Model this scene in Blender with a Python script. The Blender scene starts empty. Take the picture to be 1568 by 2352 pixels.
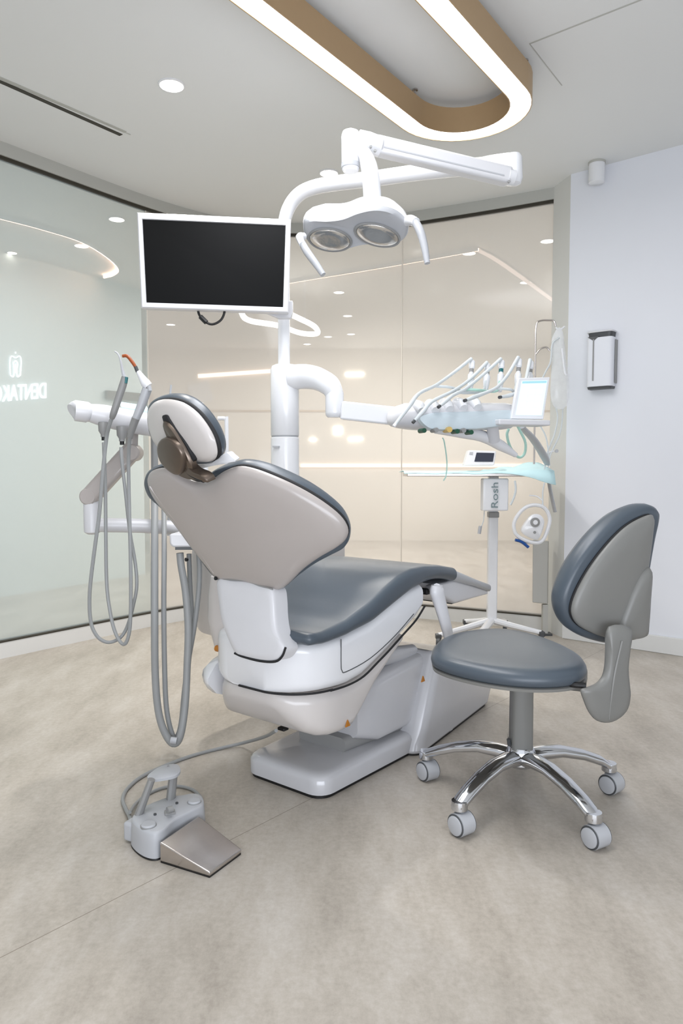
import bpy, bmesh, math
from mathutils import Vector as V, Matrix
from math import sin, cos, pi, radians, atan, sqrt

# ------------------------------------------------------------------ set-up
sc = bpy.context.scene
COL = sc.collection
FPX, PX, PY, HZ = 1650.0, 784.0, 1176.0, 1080.0
PIT = atan((PY - HZ) / FPX)
CAM = V((0, 0, 1.0))
CEIL = 2.70

def ray(x, y):
    return V(((x - PX) / FPX, cos(PIT) + (PY - y) / FPX * sin(PIT), -sin(PIT) + (PY - y) / FPX * cos(PIT)))
def W(x, y, Y):                       # point seen at (x,y) that stands at depth Y
    d = ray(x, y); return CAM + d * (Y / d.y)
def WZ(x, y, z):                      # point seen at (x,y) at height z
    d = ray(x, y); return CAM + d * ((z - 1.0) / d.z)
def WPL(x, y, p0, n):                 # point seen at (x,y) on a plane
    d = ray(x, y); return CAM + d * ((p0 - CAM).dot(n) / d.dot(n))

# ------------------------------------------------------------------ materials
def lin(c):
    r = []
    for v in c:
        v /= 255.0
        r.append(v / 12.92 if v <= .04045 else ((v + .055) / 1.055) ** 2.4)
    return (r[0], r[1], r[2], 1)
def mat(name, rgb, rough=.5, metal=0., spec=.5, coat=0., noise=0., nscale=40, emis=0., bump=0., trans=0., alpha=1.):
    m = bpy.data.materials.new(name); m.use_nodes = True
    nt = m.node_tree; b = nt.nodes['Principled BSDF']
    b.inputs['Base Color'].default_value = lin(rgb)
    b.inputs['Roughness'].default_value = rough
    b.inputs['Metallic'].default_value = metal
    b.inputs['Specular IOR Level'].default_value = spec
    b.inputs['Coat Weight'].default_value = coat
    b.inputs['Coat Roughness'].default_value = .08
    b.inputs['Transmission Weight'].default_value = trans
    b.inputs['Alpha'].default_value = alpha
    if emis:
        b.inputs['Emission Color'].default_value = lin(rgb)
        b.inputs['Emission Strength'].default_value = emis
    tc = nt.nodes.new('ShaderNodeTexCoord')
    n = nt.nodes.new('ShaderNodeTexNoise'); n.inputs['Scale'].default_value = nscale; n.inputs['Detail'].default_value = 4
    nt.links.new(tc.outputs['Object'], n.inputs['Vector'])
    if noise:
        mr = nt.nodes.new('ShaderNodeMapRange'); mr.inputs['To Min'].default_value = 1 - noise; mr.inputs['To Max'].default_value = 1 + noise
        nt.links.new(n.outputs['Fac'], mr.inputs['Value'])
        mx = nt.nodes.new('ShaderNodeVectorMath'); mx.operation = 'SCALE'
        mx.inputs[0].default_value = lin(rgb)[:3]
        nt.links.new(mr.outputs['Result'], mx.inputs['Scale']); nt.links.new(mx.outputs['Vector'], b.inputs['Base Color'])
    if bump:
        bp = nt.nodes.new('ShaderNodeBump'); bp.inputs['Strength'].default_value = bump; bp.inputs['Distance'].default_value = .002
        nt.links.new(n.outputs['Fac'], bp.inputs['Height']); nt.links.new(bp.outputs['Normal'], b.inputs['Normal'])
    return m
def emit(name, rgb, s):
    m = bpy.data.materials.new(name); m.use_nodes = True; nt = m.node_tree
    nt.nodes.remove(nt.nodes['Principled BSDF'])
    e = nt.nodes.new('ShaderNodeEmission'); e.inputs['Color'].default_value = lin(rgb); e.inputs['Strength'].default_value = s
    nt.links.new(e.outputs[0], nt.nodes['Material Output'].inputs[0]); return m

M = dict(
    white=mat('glossy_white_plastic', (228, 229, 232), .22, coat=.3, noise=.01),
    white2=mat('satin_white_plastic', (210, 210, 213), .35, coat=.15, noise=.01),
    shell=mat('warm_white_shell', (170, 163, 159), .3, coat=.25, noise=.012, nscale=6),
    shell2=mat('pale_warm_shell', (202, 197, 194), .28, coat=.25, noise=.012, nscale=6),
    base=mat('grey_white_base', (190, 190, 193), .2, coat=.4, noise=.015),
    leather=mat('blue_grey_leather', (75, 84, 93), .34, spec=.45, noise=.04, nscale=260, bump=.05),
    taupe=mat('taupe_grey_panel', (186, 185, 179), .6, noise=.01),
    sgrey=mat('stool_grey_plastic', (124, 124, 121), .42, noise=.02),
    pblue=mat('pale_blue_plastic', (196, 208, 214), .3, coat=.2),
    grey=mat('grey_plastic', (140, 140, 139), .42, noise=.02),
    lgrey=mat('light_grey_plastic', (178, 180, 184), .38, noise=.02),
    dgrey=mat('dark_grey_plastic', (70, 72, 74), .45),
    seam=mat('seam_shadow_rubber', (28, 28, 30), .7),  # near-black for joints, slots and seam lines
    black=mat('black_rubber', (14, 14, 15), .5),
    screen=mat('black_screen', (6, 7, 8), .35, spec=.12),
    chrome=mat('polished_chrome', (214, 216, 220), .09, metal=1, noise=.01),
    steel=mat('brushed_steel', (206, 200, 196), .24, metal=1, noise=.05, nscale=120),
    bronze=mat('bronze_grey_metal', (112, 100, 90), .32, metal=.75, noise=.05),
    hose=mat('grey_hose', (146, 148, 148), .45, noise=.03),
    whose=mat('pale_silicone_hose', (206, 212, 214), .35, noise=.02),
    green=mat('dark_green_knob', (18, 74, 52), .4),
    yellow=mat('ochre_knob', (206, 176, 104), .4),
    orange=mat('orange_tip', (150, 72, 26), .35),
    warn=mat('amber_warning_sticker', (176, 112, 32), .5),
    blue=mat('blue_plastic', (24, 78, 150), .4),
    teal=mat('teal_plastic', (22, 100, 104), .4),
    mint=mat('mint_silicone', (176, 214, 202), .35),
    drape=mat('pale_turquoise_drape', (204, 236, 240), .75, noise=.03, nscale=30),
    wall=mat('white_wall_paint', (226, 228, 234), .75, spec=.2, noise=.008, nscale=3),
    ceil=mat('ceiling_paint', (228, 229, 228), .85, spec=.15, noise=.006, nscale=2),
    trim=mat('white_trim', (216, 216, 214), .5, noise=.01),
    header=mat('grey_header', (182, 182, 176), .6),
    track=mat('dark_track', (52, 48, 38), .6),
    jamb=mat('pale_grey_jamb', (212, 212, 208), .6, noise=.008),
    corr=mat('corridor_pale_wall', (208, 216, 216), .8, noise=.01, nscale=2),
    corr2=mat('corridor_beige_wall', (224, 218, 208), .8, noise=.01, nscale=2),
    brown=mat('brown_metallic_paint', (178, 150, 114), .42, metal=.3, noise=.02),
    wood=mat('brown_counter', (84, 58, 36), .5, noise=.05, nscale=20),
    glow=emit('lamp_diffuser', (255, 253, 248), 6.0),
    glow2=emit('downlight_diffuser', (255, 252, 246), 14.0),
    glow3=emit('corridor_light', (255, 248, 236), 6.0),
    ring=emit('ring_light', (255, 252, 246), 5.0),
    cove=emit('cove_light', (255, 206, 176), 12),
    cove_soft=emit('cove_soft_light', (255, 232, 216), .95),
    bar=emit('warm_shelf_light', (255, 226, 204), 2.2),
    sign=emit('sign_light', (244, 252, 255), 2.3),
    ui=mat('panel_screen_pale_blue', (204, 238, 246), .3, emis=.55),
    ui2=mat('panel_screen_icons', (232, 252, 255), .3, emis=.6),
    ui3=mat('panel_screen_bar', (150, 196, 206), .3, emis=.4),
    lcd=mat('dark_lcd', (52, 56, 70), .25),
    ink=mat('grey_green_ink', (112, 130, 134), .6),
    lens=mat('lamp_reflector', (214, 212, 208), .16, metal=.85, noise=.12, nscale=25, bump=.5),
    clear=mat('clear_plastic', (236, 238, 240), .12, alpha=.42, noise=.1, nscale=30, bump=.6),
)

def film_glass(name, film, amount, rough=.05):
    m = bpy.data.materials.new(name); m.use_nodes = True; nt = m.node_tree
    b = nt.nodes['Principled BSDF']; b.inputs['Base Color'].default_value = lin(film); b.inputs['Roughness'].default_value = .12
    b.inputs['Specular IOR Level'].default_value = .35
    t = nt.nodes.new('ShaderNodeBsdfTransparent'); t.inputs['Color'].default_value = (.97, .97, .96, 1)
    n = nt.nodes.new('ShaderNodeTexNoise'); n.inputs['Scale'].default_value = 1.5
    tc = nt.nodes.new('ShaderNodeTexCoord'); nt.links.new(tc.outputs['Object'], n.inputs['Vector'])
    mr = nt.nodes.new('ShaderNodeMapRange'); mr.inputs['To Min'].default_value = amount - .03; mr.inputs['To Max'].default_value = amount + .03
    nt.links.new(n.outputs['Fac'], mr.inputs['Value'])
    mx = nt.nodes.new('ShaderNodeMixShader'); nt.links.new(mr.outputs['Result'], mx.inputs[0])
    nt.links.new(t.outputs[0], mx.inputs[1]); nt.links.new(b.outputs[0], mx.inputs[2])
    nt.links.new(mx.outputs[0], nt.nodes['Material Output'].inputs[0]); return m
M['glassL'] = film_glass('glass_pale_green_film', (210, 222, 221), .5)
M['glassR'] = film_glass('glass_beige_film', (236, 231, 224), .58)

def floor_mat():
    m = bpy.data.materials.new('vinyl_floor'); m.use_nodes = True; nt = m.node_tree; L = nt.links.new
    b = nt.nodes['Principled BSDF']; b.inputs['Roughness'].default_value = .42; b.inputs['Specular IOR Level'].default_value = .4
    tc = nt.nodes.new('ShaderNodeTexCoord')
    mp = nt.nodes.new('ShaderNodeMapping'); mp.inputs['Rotation'].default_value = (0, 0, radians(38)); mp.inputs['Scale'].default_value = (1, .35, 1)
    L(tc.outputs['Object'], mp.inputs['Vector'])
    n1 = nt.nodes.new('ShaderNodeTexNoise'); n1.inputs['Scale'].default_value = 5; n1.inputs['Detail'].default_value = 10; n1.inputs['Roughness'].default_value = .72
    L(mp.outputs['Vector'], n1.inputs['Vector'])
    n2 = nt.nodes.new('ShaderNodeTexNoise'); n2.inputs['Scale'].default_value = 60; n2.inputs['Detail'].default_value = 5; n2.inputs['Roughness'].default_value = .7
    L(tc.outputs['Object'], n2.inputs['Vector'])
    ad = nt.nodes.new('ShaderNodeMath'); ad.operation = 'MULTIPLY_ADD'; ad.inputs[1].default_value = .42; L(n2.outputs['Fac'], ad.inputs[0]); L(n1.outputs['Fac'], ad.inputs[2])
    cr = nt.nodes.new('ShaderNodeValToRGB'); e = cr.color_ramp.elements
    e[0].position = .44; e[0].color = lin((146, 138, 127)); e[1].position = .96; e[1].color = lin((198, 192, 184))
    k = cr.color_ramp.elements.new(.70); k.color = lin((176, 168, 157))
    L(ad.outputs[0], cr.inputs['Fac'])
    # welded joint between two sheets
    a, c = WZ(0, 2200, 0), WZ(420, 1985, 0); dd = (c - a).normalized(); nn = V((-dd.y, dd.x, 0))
    dt = nt.nodes.new('ShaderNodeVectorMath'); dt.operation = 'DOT_PRODUCT'; dt.inputs[1].default_value = nn; L(tc.outputs['Object'], dt.inputs[0])
    sb = nt.nodes.new('ShaderNodeMath'); sb.operation = 'SUBTRACT'; sb.inputs[1].default_value = a.dot(nn); L(dt.outputs['Value'], sb.inputs[0])
    ab = nt.nodes.new('ShaderNodeMath'); ab.operation = 'ABSOLUTE'; L(sb.outputs[0], ab.inputs[0])
    lt = nt.nodes.new('ShaderNodeMath'); lt.operation = 'LESS_THAN'; lt.inputs[1].default_value = .0012; L(ab.outputs[0], lt.inputs[0])
    mx = nt.nodes.new('ShaderNodeMixRGB'); mx.inputs[2].default_value = lin((132, 123, 111)); L(lt.outputs[0], mx.inputs[0]); L(cr.outputs['Color'], mx.inputs[1])
    L(mx.outputs[0], b.inputs['Base Color'])
    bp = nt.nodes.new('ShaderNodeBump'); bp.inputs['Strength'].default_value = .06; bp.inputs['Distance'].default_value = .002
    L(n2.outputs['Fac'], bp.inputs['Height']); L(bp.outputs['Normal'], b.inputs['Normal'])
    return m
M['floor'] = floor_mat()

# ------------------------------------------------------------------ mesh building
def spline(pts, k=6, closed=False):
    n = len(pts); out = []
    rng = n if closed else n - 1
    for i in range(rng):
        if closed:
            p0, p1, p2, p3 = pts[(i - 1) % n], pts[i], pts[(i + 1) % n], pts[(i + 2) % n]
        else:
            p1, p2 = pts[i], pts[i + 1]
            p0 = pts[i - 1] if i else p1 + (p1 - p2)
            p3 = pts[i + 2] if i + 2 < n else p2 + (p2 - p1)
        for j in range(k):
            t = j / k
            out.append(.5 * ((2 * p1) + (p2 - p0) * t + (2 * p0 - 5 * p1 + 4 * p2 - p3) * t * t + (3 * p1 - p0 - 3 * p2 + p3) * t ** 3))
    if not closed: out.append(pts[-1].copy())
    return out
def lerp_list(xs, ys, x):
    if x <= xs[0]: return ys[0]
    for i in range(len(xs) - 1):
        if x <= xs[i + 1]:
            return ys[i] + (ys[i + 1] - ys[i]) * (x - xs[i]) / (xs[i + 1] - xs[i])
    return ys[-1]

class MB:
    def __init__(s): s.v = []; s.f = []
    def add(s, vs, fs):
        o = len(s.v); s.v += [V(p) for p in vs]; s.f += [[i + o for i in f] for f in fs]; return s
    def loft(s, rings, cap=True, closed=True):
        n = len(rings[0]); vs = [p for r in rings for p in r]; fs = []
        for i in range(len(rings) - 1):
            for j in range(n if closed else n - 1):
                a, b = i * n + j, i * n + (j + 1) % n
                fs.append([a, b, b + n, a + n])
        if cap: fs.append(list(range(n))[::-1]); fs.append([len(vs) - n + i for i in range(n)])
        return s.add(vs, fs)
    def tube(s, pts, r, n=12, k=5, closed=False, flat=1., up=None, smooth=True):
        pts = [V(p) for p in pts]
        if isinstance(r, (int, float)): r = [r] * len(pts)
        if smooth and len(pts) > 2:
            rr = [V((q, 0, 0)) for q in r]
            m = len(pts); pts = spline(pts, k, closed)
            r2 = []
            for i in range(len(pts)):
                t = i / k; a = int(t)
                a0 = r[a % m]; a1 = r[(a + 1) % m] if (closed or a + 1 < m) else r[-1]
                if a >= m: a0 = a1 = r[-1]
                r2.append(a0 + (a1 - a0) * (t - a))
            r = r2
        rings = []; N = len(pts); prev = None
        for i in range(N):
            if closed: t = pts[(i + 1) % N] - pts[i - 1]
            else: t = pts[min(i + 1, N - 1)] - pts[max(i - 1, 0)]
            t = t.normalized() if t.length > 1e-9 else V((0, 0, 1))
            if prev is None:
                a = V(up) if up is not None else (V((0, 0, 1)) if abs(t.z) < .9 else V((1, 0, 0)))
            else: a = V(up) if up is not None else prev
            a = (a - t * a.dot(t))
            if a.length < 1e-6: a = t.orthogonal()
            a.normalize(); b = t.cross(a); prev = a
            rings.append([pts[i] + a * (r[i] * cos(q) * flat) + b * (r[i] * sin(q)) for q in [2 * pi * j / n for j in range(n)]])
        if closed: rings.append(rings[0]); return s.loft(rings, cap=False)
        return s.loft(rings)
    def box(s, c, ax, h):
        c = V(c); ax = [V(a).normalized() for a in ax]
        vs = [c + ax[0] * (h[0] * i) + ax[1] * (h[1] * j) + ax[2] * (h[2] * k) for i in (-1, 1) for j in (-1, 1) for k in (-1, 1)]
        return s.add(vs, [[0, 1, 3, 2], [4, 6, 7, 5], [0, 4, 5, 1], [2, 3, 7, 6], [0, 2, 6, 4], [1, 5, 7, 3]])
    def prism(s, pts, ext):
        pts = [V(p) for p in pts]; ext = V(ext); n = len(pts)
        return s.loft([pts, [p + ext for p in pts]])
    def lathe(s, o, axis, prof, n=20, cap=True):
        o = V(o); a = V(axis).normalized(); x = a.orthogonal().normalized(); y = a.cross(x)
        return s.loft([[o + a * h + (x * cos(q) + y * sin(q)) * max(r, 1e-4) for q in [2 * pi * j / n for j in range(n)]] for r, h in prof], cap)
    def pad(s, px, hit, rings, N=8, c=None, closed_spline=True):
        """px: outline in picture coordinates carried to a surface by hit(); rings: (scale about centre, offset along normal)"""
        p2 = [V((a, b, 0)) for a, b in px]
        if closed_spline: p2 = spline(p2, N, True)
        if c is None: c = sum(p2, V((0, 0, 0))) / len(p2)
        else: c = V((c[0], c[1], 0))
        n = len(p2); vs = []; fs = []; rows = []
        for sc_, d in rings:
            if sc_ == 0:
                P, nn = hit(c.x, c.y); rows.append([len(vs)]); vs.append(P + nn * d)
            else:
                row = []
                for q in p2:
                    w = c + (q - c) * sc_; P, nn = hit(w.x, w.y); row.append(len(vs)); vs.append(P + nn * d)
                rows.append(row)
        for A, B in zip(rows, rows[1:]):
            for j in range(n):
                k = (j + 1) % n
                if len(A) == 1: fs.append([A[0], B[j], B[k]])
                elif len(B) == 1: fs.append([A[k], A[j], B[0]])
                else: fs.append([A[j], B[j], B[k], A[k]])
        return s.add(vs, fs)
    def build(s, name, m, parent=None, bevel=0, seg=3, sub=0, angle=40, label=None, flat=False):
        me = bpy.data.meshes.new(name); bm = bmesh.new()
        bv = [bm.verts.new(p) for p in s.v]
        for f in s.f:
            try: bm.faces.new([bv[i] for i in f])
            except ValueError: pass
        bmesh.ops.remove_doubles(bm, verts=bm.verts, dist=1e-6)
        bmesh.ops.recalc_face_normals(bm, faces=bm.faces)
        bm.to_mesh(me); bm.free()
        if not flat:
            for p in me.polygons: p.use_smooth = True
            me.set_sharp_from_angle(angle=radians(angle))
        me.materials.append(M[m] if isinstance(m, str) else m)
        o = bpy.data.objects.new(name, me); COL.objects.link(o)
        if parent is not None: par(o, parent)
        if bevel:
            b = o.modifiers.new('bevel', 'BEVEL'); b.width = bevel; b.segments = seg; b.limit_method = 'ANGLE'; b.angle_limit = radians(30)
            b.harden_normals = False
        if sub:
            q = o.modifiers.new('sub', 'SUBSURF'); q.levels = q.render_levels = sub
        if label: o['label'] = label
        return o
def par(o, p):
    o.parent = p
    if p.type == 'EMPTY': o.matrix_parent_inverse = Matrix.Translation(p.location).inverted()
def thing(name, label, cat, loc, group=None):
    o = bpy.data.objects.new(name, None); COL.objects.link(o); o.location = loc; o.empty_display_size = .05
    o['label'] = label; o['category'] = cat
    if group: o['group'] = group
    return o
def tag(o, label, cat, group=None):
    o['label'] = label; o['category'] = cat
    if group: o['group'] = group
    return o
def struct(o):
    o['kind'] = 'structure'; return o
def copy_tree(o, parent=None):
    c = o.copy(); COL.objects.link(c)
    if parent is not None:
        c.parent = parent; c.matrix_parent_inverse = o.matrix_parent_inverse.copy()
    for ch in list(o.children): copy_tree(ch, c)
    return c
def text_mesh(body, size, origin, xdir, ydir, name, m, parent=None, ext=.001, mirror=False, width=None):
    cu = bpy.data.curves.new('lettering', 'FONT'); cu.body = body; cu.size = size; cu.extrude = ext; cu.offset = 0
    t = bpy.data.objects.new('lettering', cu); COL.objects.link(t)
    dg = bpy.context.evaluated_depsgraph_get(); dg.update()
    me = bpy.data.meshes.new_from_object(t.evaluated_get(dg)); bpy.data.objects.remove(t)
    xs = [v.co.x for v in me.vertices]; w = max(xs) - min(xs)
    k = (width / w) if width else 1
    xd, yd = V(xdir).normalized(), V(ydir).normalized(); nd = xd.cross(yd)
    for v in me.vertices:
        v.co = V(origin) + xd * ((v.co.x - min(xs)) * k) + yd * v.co.y + nd * v.co.z
    me.materials.clear(); me.materials.append(M[m]); me.name = name
    o = bpy.data.objects.new(name, me); COL.objects.link(o)
    if parent is not None: par(o, parent)
    return o
Z = V((0, 0, 1))
def plane_hit(p0, n):
    n = V(n).normalized(); p0 = V(p0)
    return lambda x, y: (WPL(x, y, p0, n), n)

# ------------------------------------------------------------------ camera and light
cd = bpy.data.cameras.new('camera'); co = bpy.data.objects.new('camera', cd); COL.objects.link(co)
co.location = CAM; co.rotation_euler = (pi / 2 - PIT, 0, 0)
cd.sensor_fit = 'VERTICAL'; cd.sensor_height = 36; cd.sensor_width = 24; cd.lens = FPX / 2352 * 36; cd.clip_start = .05
sc.camera = co
w = bpy.data.worlds.new('world'); sc.world = w; w.use_nodes = True
wb = w.node_tree.nodes['Background']; wb.inputs[0].default_value = (.93, .96, 1, 1); wb.inputs[1].default_value = .62
sc.view_settings.view_transform = 'Standard'; sc.view_settings.look = 'None'; sc.view_settings.exposure = .2
try:
    sc.cycles.max_bounces = 7; sc.cycles.use_adaptive_sampling = True; sc.cycles.adaptive_threshold = .025; sc.cycles.transparent_max_bounces = 16; sc.cycles.sample_clamp_indirect = 6
    sc.cycles.caustics_reflective = False; sc.cycles.caustics_refractive = False
except Exception: pass
def area(name, loc, sx, sy, power, rgb=(255, 252, 246), target=None):
    l = bpy.data.lights.new(name, 'AREA'); l.shape = 'RECTANGLE'; l.size = sx; l.size_y = sy; l.energy = power; l.color = lin(rgb)[:3]
    o = bpy.data.objects.new(name, l); COL.objects.link(o); o.location = loc
    if target is not None: o.rotation_euler = (V(target) - V(loc)).to_track_quat('-Z', 'Y').to_euler()
    return o

# ================================================================== THE SETTING
dl = V((.602, .798, 0))                                  # along the left glass wall
A0 = V((-1.80, 3.81, 0))
plan_ctrl = [A0 - dl * 3.2, A0 - dl * 1.5, A0, V((-1.17, 4.645, 0)), V((-.74, 5.0, 0)), V((-.305, 5.08, 0)), V((.12, 5.0, 0)), V((.53, 4.83, 0)), V((.95, 4.63, 0)), V((1.29, 4.45, 0))]
PLAN = spline(plan_ctrl, 10)
def split_plan(px_from, px_to):
    r = []
    for p in PLAN:
        x = PX + FPX * p.x / max(p.y, .05) if p.y > .3 else -9999
        if px_from <= x <= px_to: r.append(p)
    return r
cut1 = min(range(len(PLAN)), key=lambda i: abs(PX + FPX * PLAN[i].x / PLAN[i].y - 343) if PLAN[i].y > 1.3 else 1e9)
cut2 = min(range(len(PLAN)), key=lambda i: abs(PX + FPX * PLAN[i].x / PLAN[i].y - 918) if PLAN[i].y > 1.3 else 1e9)
def wall_strip(pl, z0, z1, th=0.):
    mb = MB()
    if not th:
        return mb.loft([[p + Z * z0 for p in pl], [p + Z * z1 for p in pl]], cap=False, closed=False)
    L, R = [], []
    for i, p in enumerate(pl):
        t = (pl[min(i + 1, len(pl) - 1)] - pl[max(i - 1, 0)]).normalized(); n = V((-t.y, t.x, 0)) * (th / 2)
        L.append(p + n); R.append(p - n)
    rings = [[l + Z * z0, l + Z * z1, r + Z * z1, r + Z * z0] for l, r in zip(L, R)]
    return mb.loft(rings)
struct(MB().add([(-9, -3, 0), (9, -3, 0), (9, 14, 0), (-9, 14, 0)], [[0, 1, 2, 3]]).build('floor', 'floor', flat=True))
struct(MB().add([(-9, -1.2, CEIL), (9, -1.2, CEIL), (9, 14, CEIL), (-9, 14, CEIL)], [[0, 3, 2, 1]]).build('ceiling', 'ceil', flat=True))
for i, (a, b, m) in enumerate(((0, cut1, 'glassL'), (cut1, cut2, 'glassR'), (cut2, len(PLAN) - 1, 'glassR'))):
    struct(wall_strip(PLAN[a:b + 1], .088, 2.625).build('window_%d' % (i + 1), m))
struct(wall_strip(PLAN, 0, .09, .05).build('trim_1', 'trim'))
struct(wall_strip(PLAN, .086, .094, .056).build('trim_2', 'track'))
struct(wall_strip(PLAN, 2.615, 2.632, .03).build('trim_3', 'track'))
struct(wall_strip(PLAN, 2.632, CEIL, .05).build('trim_4', 'header'))
for i, c in enumerate((cut1, cut2)):
    t = (PLAN[c + 1] - PLAN[c - 1]).normalized()
    struct(MB().box(PLAN[c] + Z * 1.36, (t, V((-t.y, t.x, 0)), Z), (.003, .006, 1.26)).build('trim_%d' % (i + 5), 'corr2'))
# right wall with post at the end of the glass
J = V((1.32, 4.24, 0)); wr = V((.49, -.40, 0)).normalized(); wn = V((-wr.y, wr.x, 0))    # wn points away from the room
E_ = J + wr * 2.6
struct(MB().prism([J, E_, E_ + wn * .12, J + wn * .12], Z * CEIL).build('wall_right', 'wall'))
struct(MB().prism([J + wn * .1, J - wr * .0 + wn * .0, PLAN[-1] + V((-.012, -.02, 0)), PLAN[-1] + V((.1, .06, 0))], Z * CEIL).build('trim_7', 'jamb'))
struct(MB().prism([J + wr * .0 - wn * .014, E_ - wn * .014, E_, J], Z * .095).build('baseboard_right', 'trim', bevel=.004))
# ceiling joints of the access hatch
def ceil_line(name, a, b, w_=.004):
    p, q = WZ(*a, CEIL), WZ(*b, CEIL); t = (q - p).normalized(); n = V((-t.y, t.x, 0)) * w_
    struct(MB().prism([p + n, q + n, q - n, p - n], V((0, 0, -.0015))).build(name, 'header'))
ceil_line('trim_8', (1216, 100), (1500, -12)); ceil_line('trim_9', (1216, 100), (1290, 196), .002)

# ------------------------------------------------------------------ beyond the glass
cw0, cw1 = WZ(0, 1372, 0), WZ(200, 1340, 0); cdv = (cw1 - cw0).normalized(); cwn = V((-cdv.y, cdv.x, 0))
a_, b_ = cw0 - cdv * 4, cw0 + cdv * 1.5
struct(MB().prism([a_, b_, b_ + cwn * .12, a_ + cwn * .12], Z * CEIL).build('wall_corridor', 'corr'))
struct(MB().prism([V((-7, 10.2, 0)), V((8, 10.2, 0)), V((8, 10.3, 0)), V((-7, 10.3, 0))], Z * CEIL).build('wall_far', 'corr2'))
struct(MB().prism([V((3.6, 3.5, 0)), V((3.7, 3.5, 0)), V((3.7, 10.2, 0)), V((3.6, 10.2, 0))], Z * CEIL).build('wall_back', 'corr2'))
off_far = []
def cove(name, px, side, width=.2, strip=True):
    far = []
    pts = [V((p.x, p.y, 0)) for p in spline([WZ(x, y, CEIL) for x, y in px], 6)]
    lip = wall_strip(pts, CEIL - (.03 if strip else .008), CEIL, .010).build(name, 'ceil')
    off = []
    for i, p in enumerate(pts):
        t = (pts[min(i + 1, len(pts) - 1)] - pts[max(i - 1, 0)]).normalized(); off.append(p + V((-t.y, t.x, 0)) * side * .012)
        far.append(p + V((-t.y, t.x, 0)) * side * width)
    off_far.append(far)
    return struct(lip), off
c1, off1 = cove('trim_10', [(-60, 478), (0, 492), (95, 517), (190, 548), (250, 585), (274, 612), (262, 626), (240, 632)], 1, .07)
c2, off2 = cove('trim_11', [(600, 655), (680, 640), (900, 603), (1097, 567)], 1)
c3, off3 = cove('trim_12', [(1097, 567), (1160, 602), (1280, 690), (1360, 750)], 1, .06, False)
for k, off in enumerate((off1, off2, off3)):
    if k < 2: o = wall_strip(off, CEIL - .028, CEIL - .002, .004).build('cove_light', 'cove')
    else: o = MB().loft([[p + Z * (CEIL - .004) for p in off], [p + Z * (CEIL - .004) for p in off_far[k]]], False, False).build('cove_light', 'cove_soft')  # last one: flat glowing band in place of light cast on the ceiling
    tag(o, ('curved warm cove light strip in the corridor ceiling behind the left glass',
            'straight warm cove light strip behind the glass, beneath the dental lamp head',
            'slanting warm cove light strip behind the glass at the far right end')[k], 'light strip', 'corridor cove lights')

def downlight(x, y, r, m, label, group, sq=False):
    p = WZ(x, y, CEIL)
    t = thing('downlight', label, 'ceiling light', p, group)
    MB().lathe(p, -Z, [(r * 1.14, 0), (r * 1.14, .004), (r, .006), (r * .98, .002)], 24, False).build('trim_ring', 'white', t)
    MB().lathe(p - Z * .001, -Z, [(r, 0), (r, .002)], 24).build('diffuser', m, t)
    return p
room_l = [downlight(394, 195, .052, 'glow2', 'large recessed downlight above the monitor, nearest the ceiling slot', 'room downlights'),
          downlight(755, 397, .05, 'glow2', 'recessed downlight between monitor and lamp arm near the curved glass', 'room downlights')]
corr_spots = [(268, 503, .05, 'just left of the monitor top corner'), (187, 564, .05, 'on the curve of the left cove'), (28, 580, .035, 'faint, at the left edge above its brighter neighbour'),
              (10, 613, .05, 'bright, cut by the left picture edge'), (1077, 581, .05, 'at the peak of the right cove'), (1207, 648, .05, 'lower right beside the slanting cove'),
              (1257, 553, .05, 'close to the white post'), (778, 671, .05, 'highest of the small ones beneath the lamp head'), (798, 725, .05, 'second down beneath the lamp head'),
              (806, 767, .05, 'third down, right of the oval ring'), (753, 773, .05, 'just right of the oval ring tip'), (705, 790, .05, 'lowest, beneath the oval ring'), (392, 745, .05, 'below the monitor beside its cable')]
for x, y, r, d in corr_spots:
    downlight(x, y, r, 'glow3', 'small round downlight seen through the glass, ' + d, 'corridor downlights')
# oval ring pendant
rp = [(556, 722), (575, 737), (640, 748), (690, 765), (728, 766), (722, 750), (690, 733), (655, 718), (600, 706), (562, 708)]
rc = thing('ring_pendant', 'white oval ring pendant light seen through the glass below the monitor', 'pendant light', WZ(640, 736, 2.3))
MB().tube([WZ(x, y, 2.3) for x, y in rp], .024, 8, 5, True).build('ring_tube', 'ring', rc)
for x, y in ((575, 737), (700, 738)):
    p = WZ(x, y, 2.3); MB().tube([p, V((p.x, p.y, CEIL))], .003, 6).build('suspension_wire', 'lgrey', rc)
# shelf lights and small lit things on the far wall
def wall_bar(x0, y0, x1, y1, h, m, label, name='shelf_light', cat='light bar'):
    p, q = W(x0, y0, 10.19), W(x1, y1, 10.19)
    t = (q - p).normalized(); o = MB().box((p + q) / 2, (t, V((0, 1, 0)), V((0, 1, 0)).cross(t)), ((q - p).length / 2, .02, h / 2)).build(name, m)
    tag(o, label, cat, 'lit bars on the corridor wall'); return o
wall_bar(690, 1069, 1330, 1069, .05, 'bar', 'long warm light bar behind the glass at table height, right of the column')
wall_bar(455, 864, 712, 846, .05, 'bar', 'long warm light bar behind the glass crossing the unit column top')
wall_bar(793, 860, 835, 859, .045, 'glow3', 'short white light bar behind the glass above the delivery arm')
wall_bar(800, 1009, 832, 1008, .035, 'glow3', 'short white light bar behind the glass below the delivery arm')
wall_bar(711, 1010, 725, 1010, .04, 'glow3', 'tiny white light bar behind the glass right of the column')
wall_bar(766, 989, 785, 989, .11, 'glow3', 'small square white light behind the glass under the arm joint', 'square_light')
wall_bar(455, 880, 467, 925, .3, 'white', 'upright white panel behind the glass right of the headrest', 'white_panel', 'panel')
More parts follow.
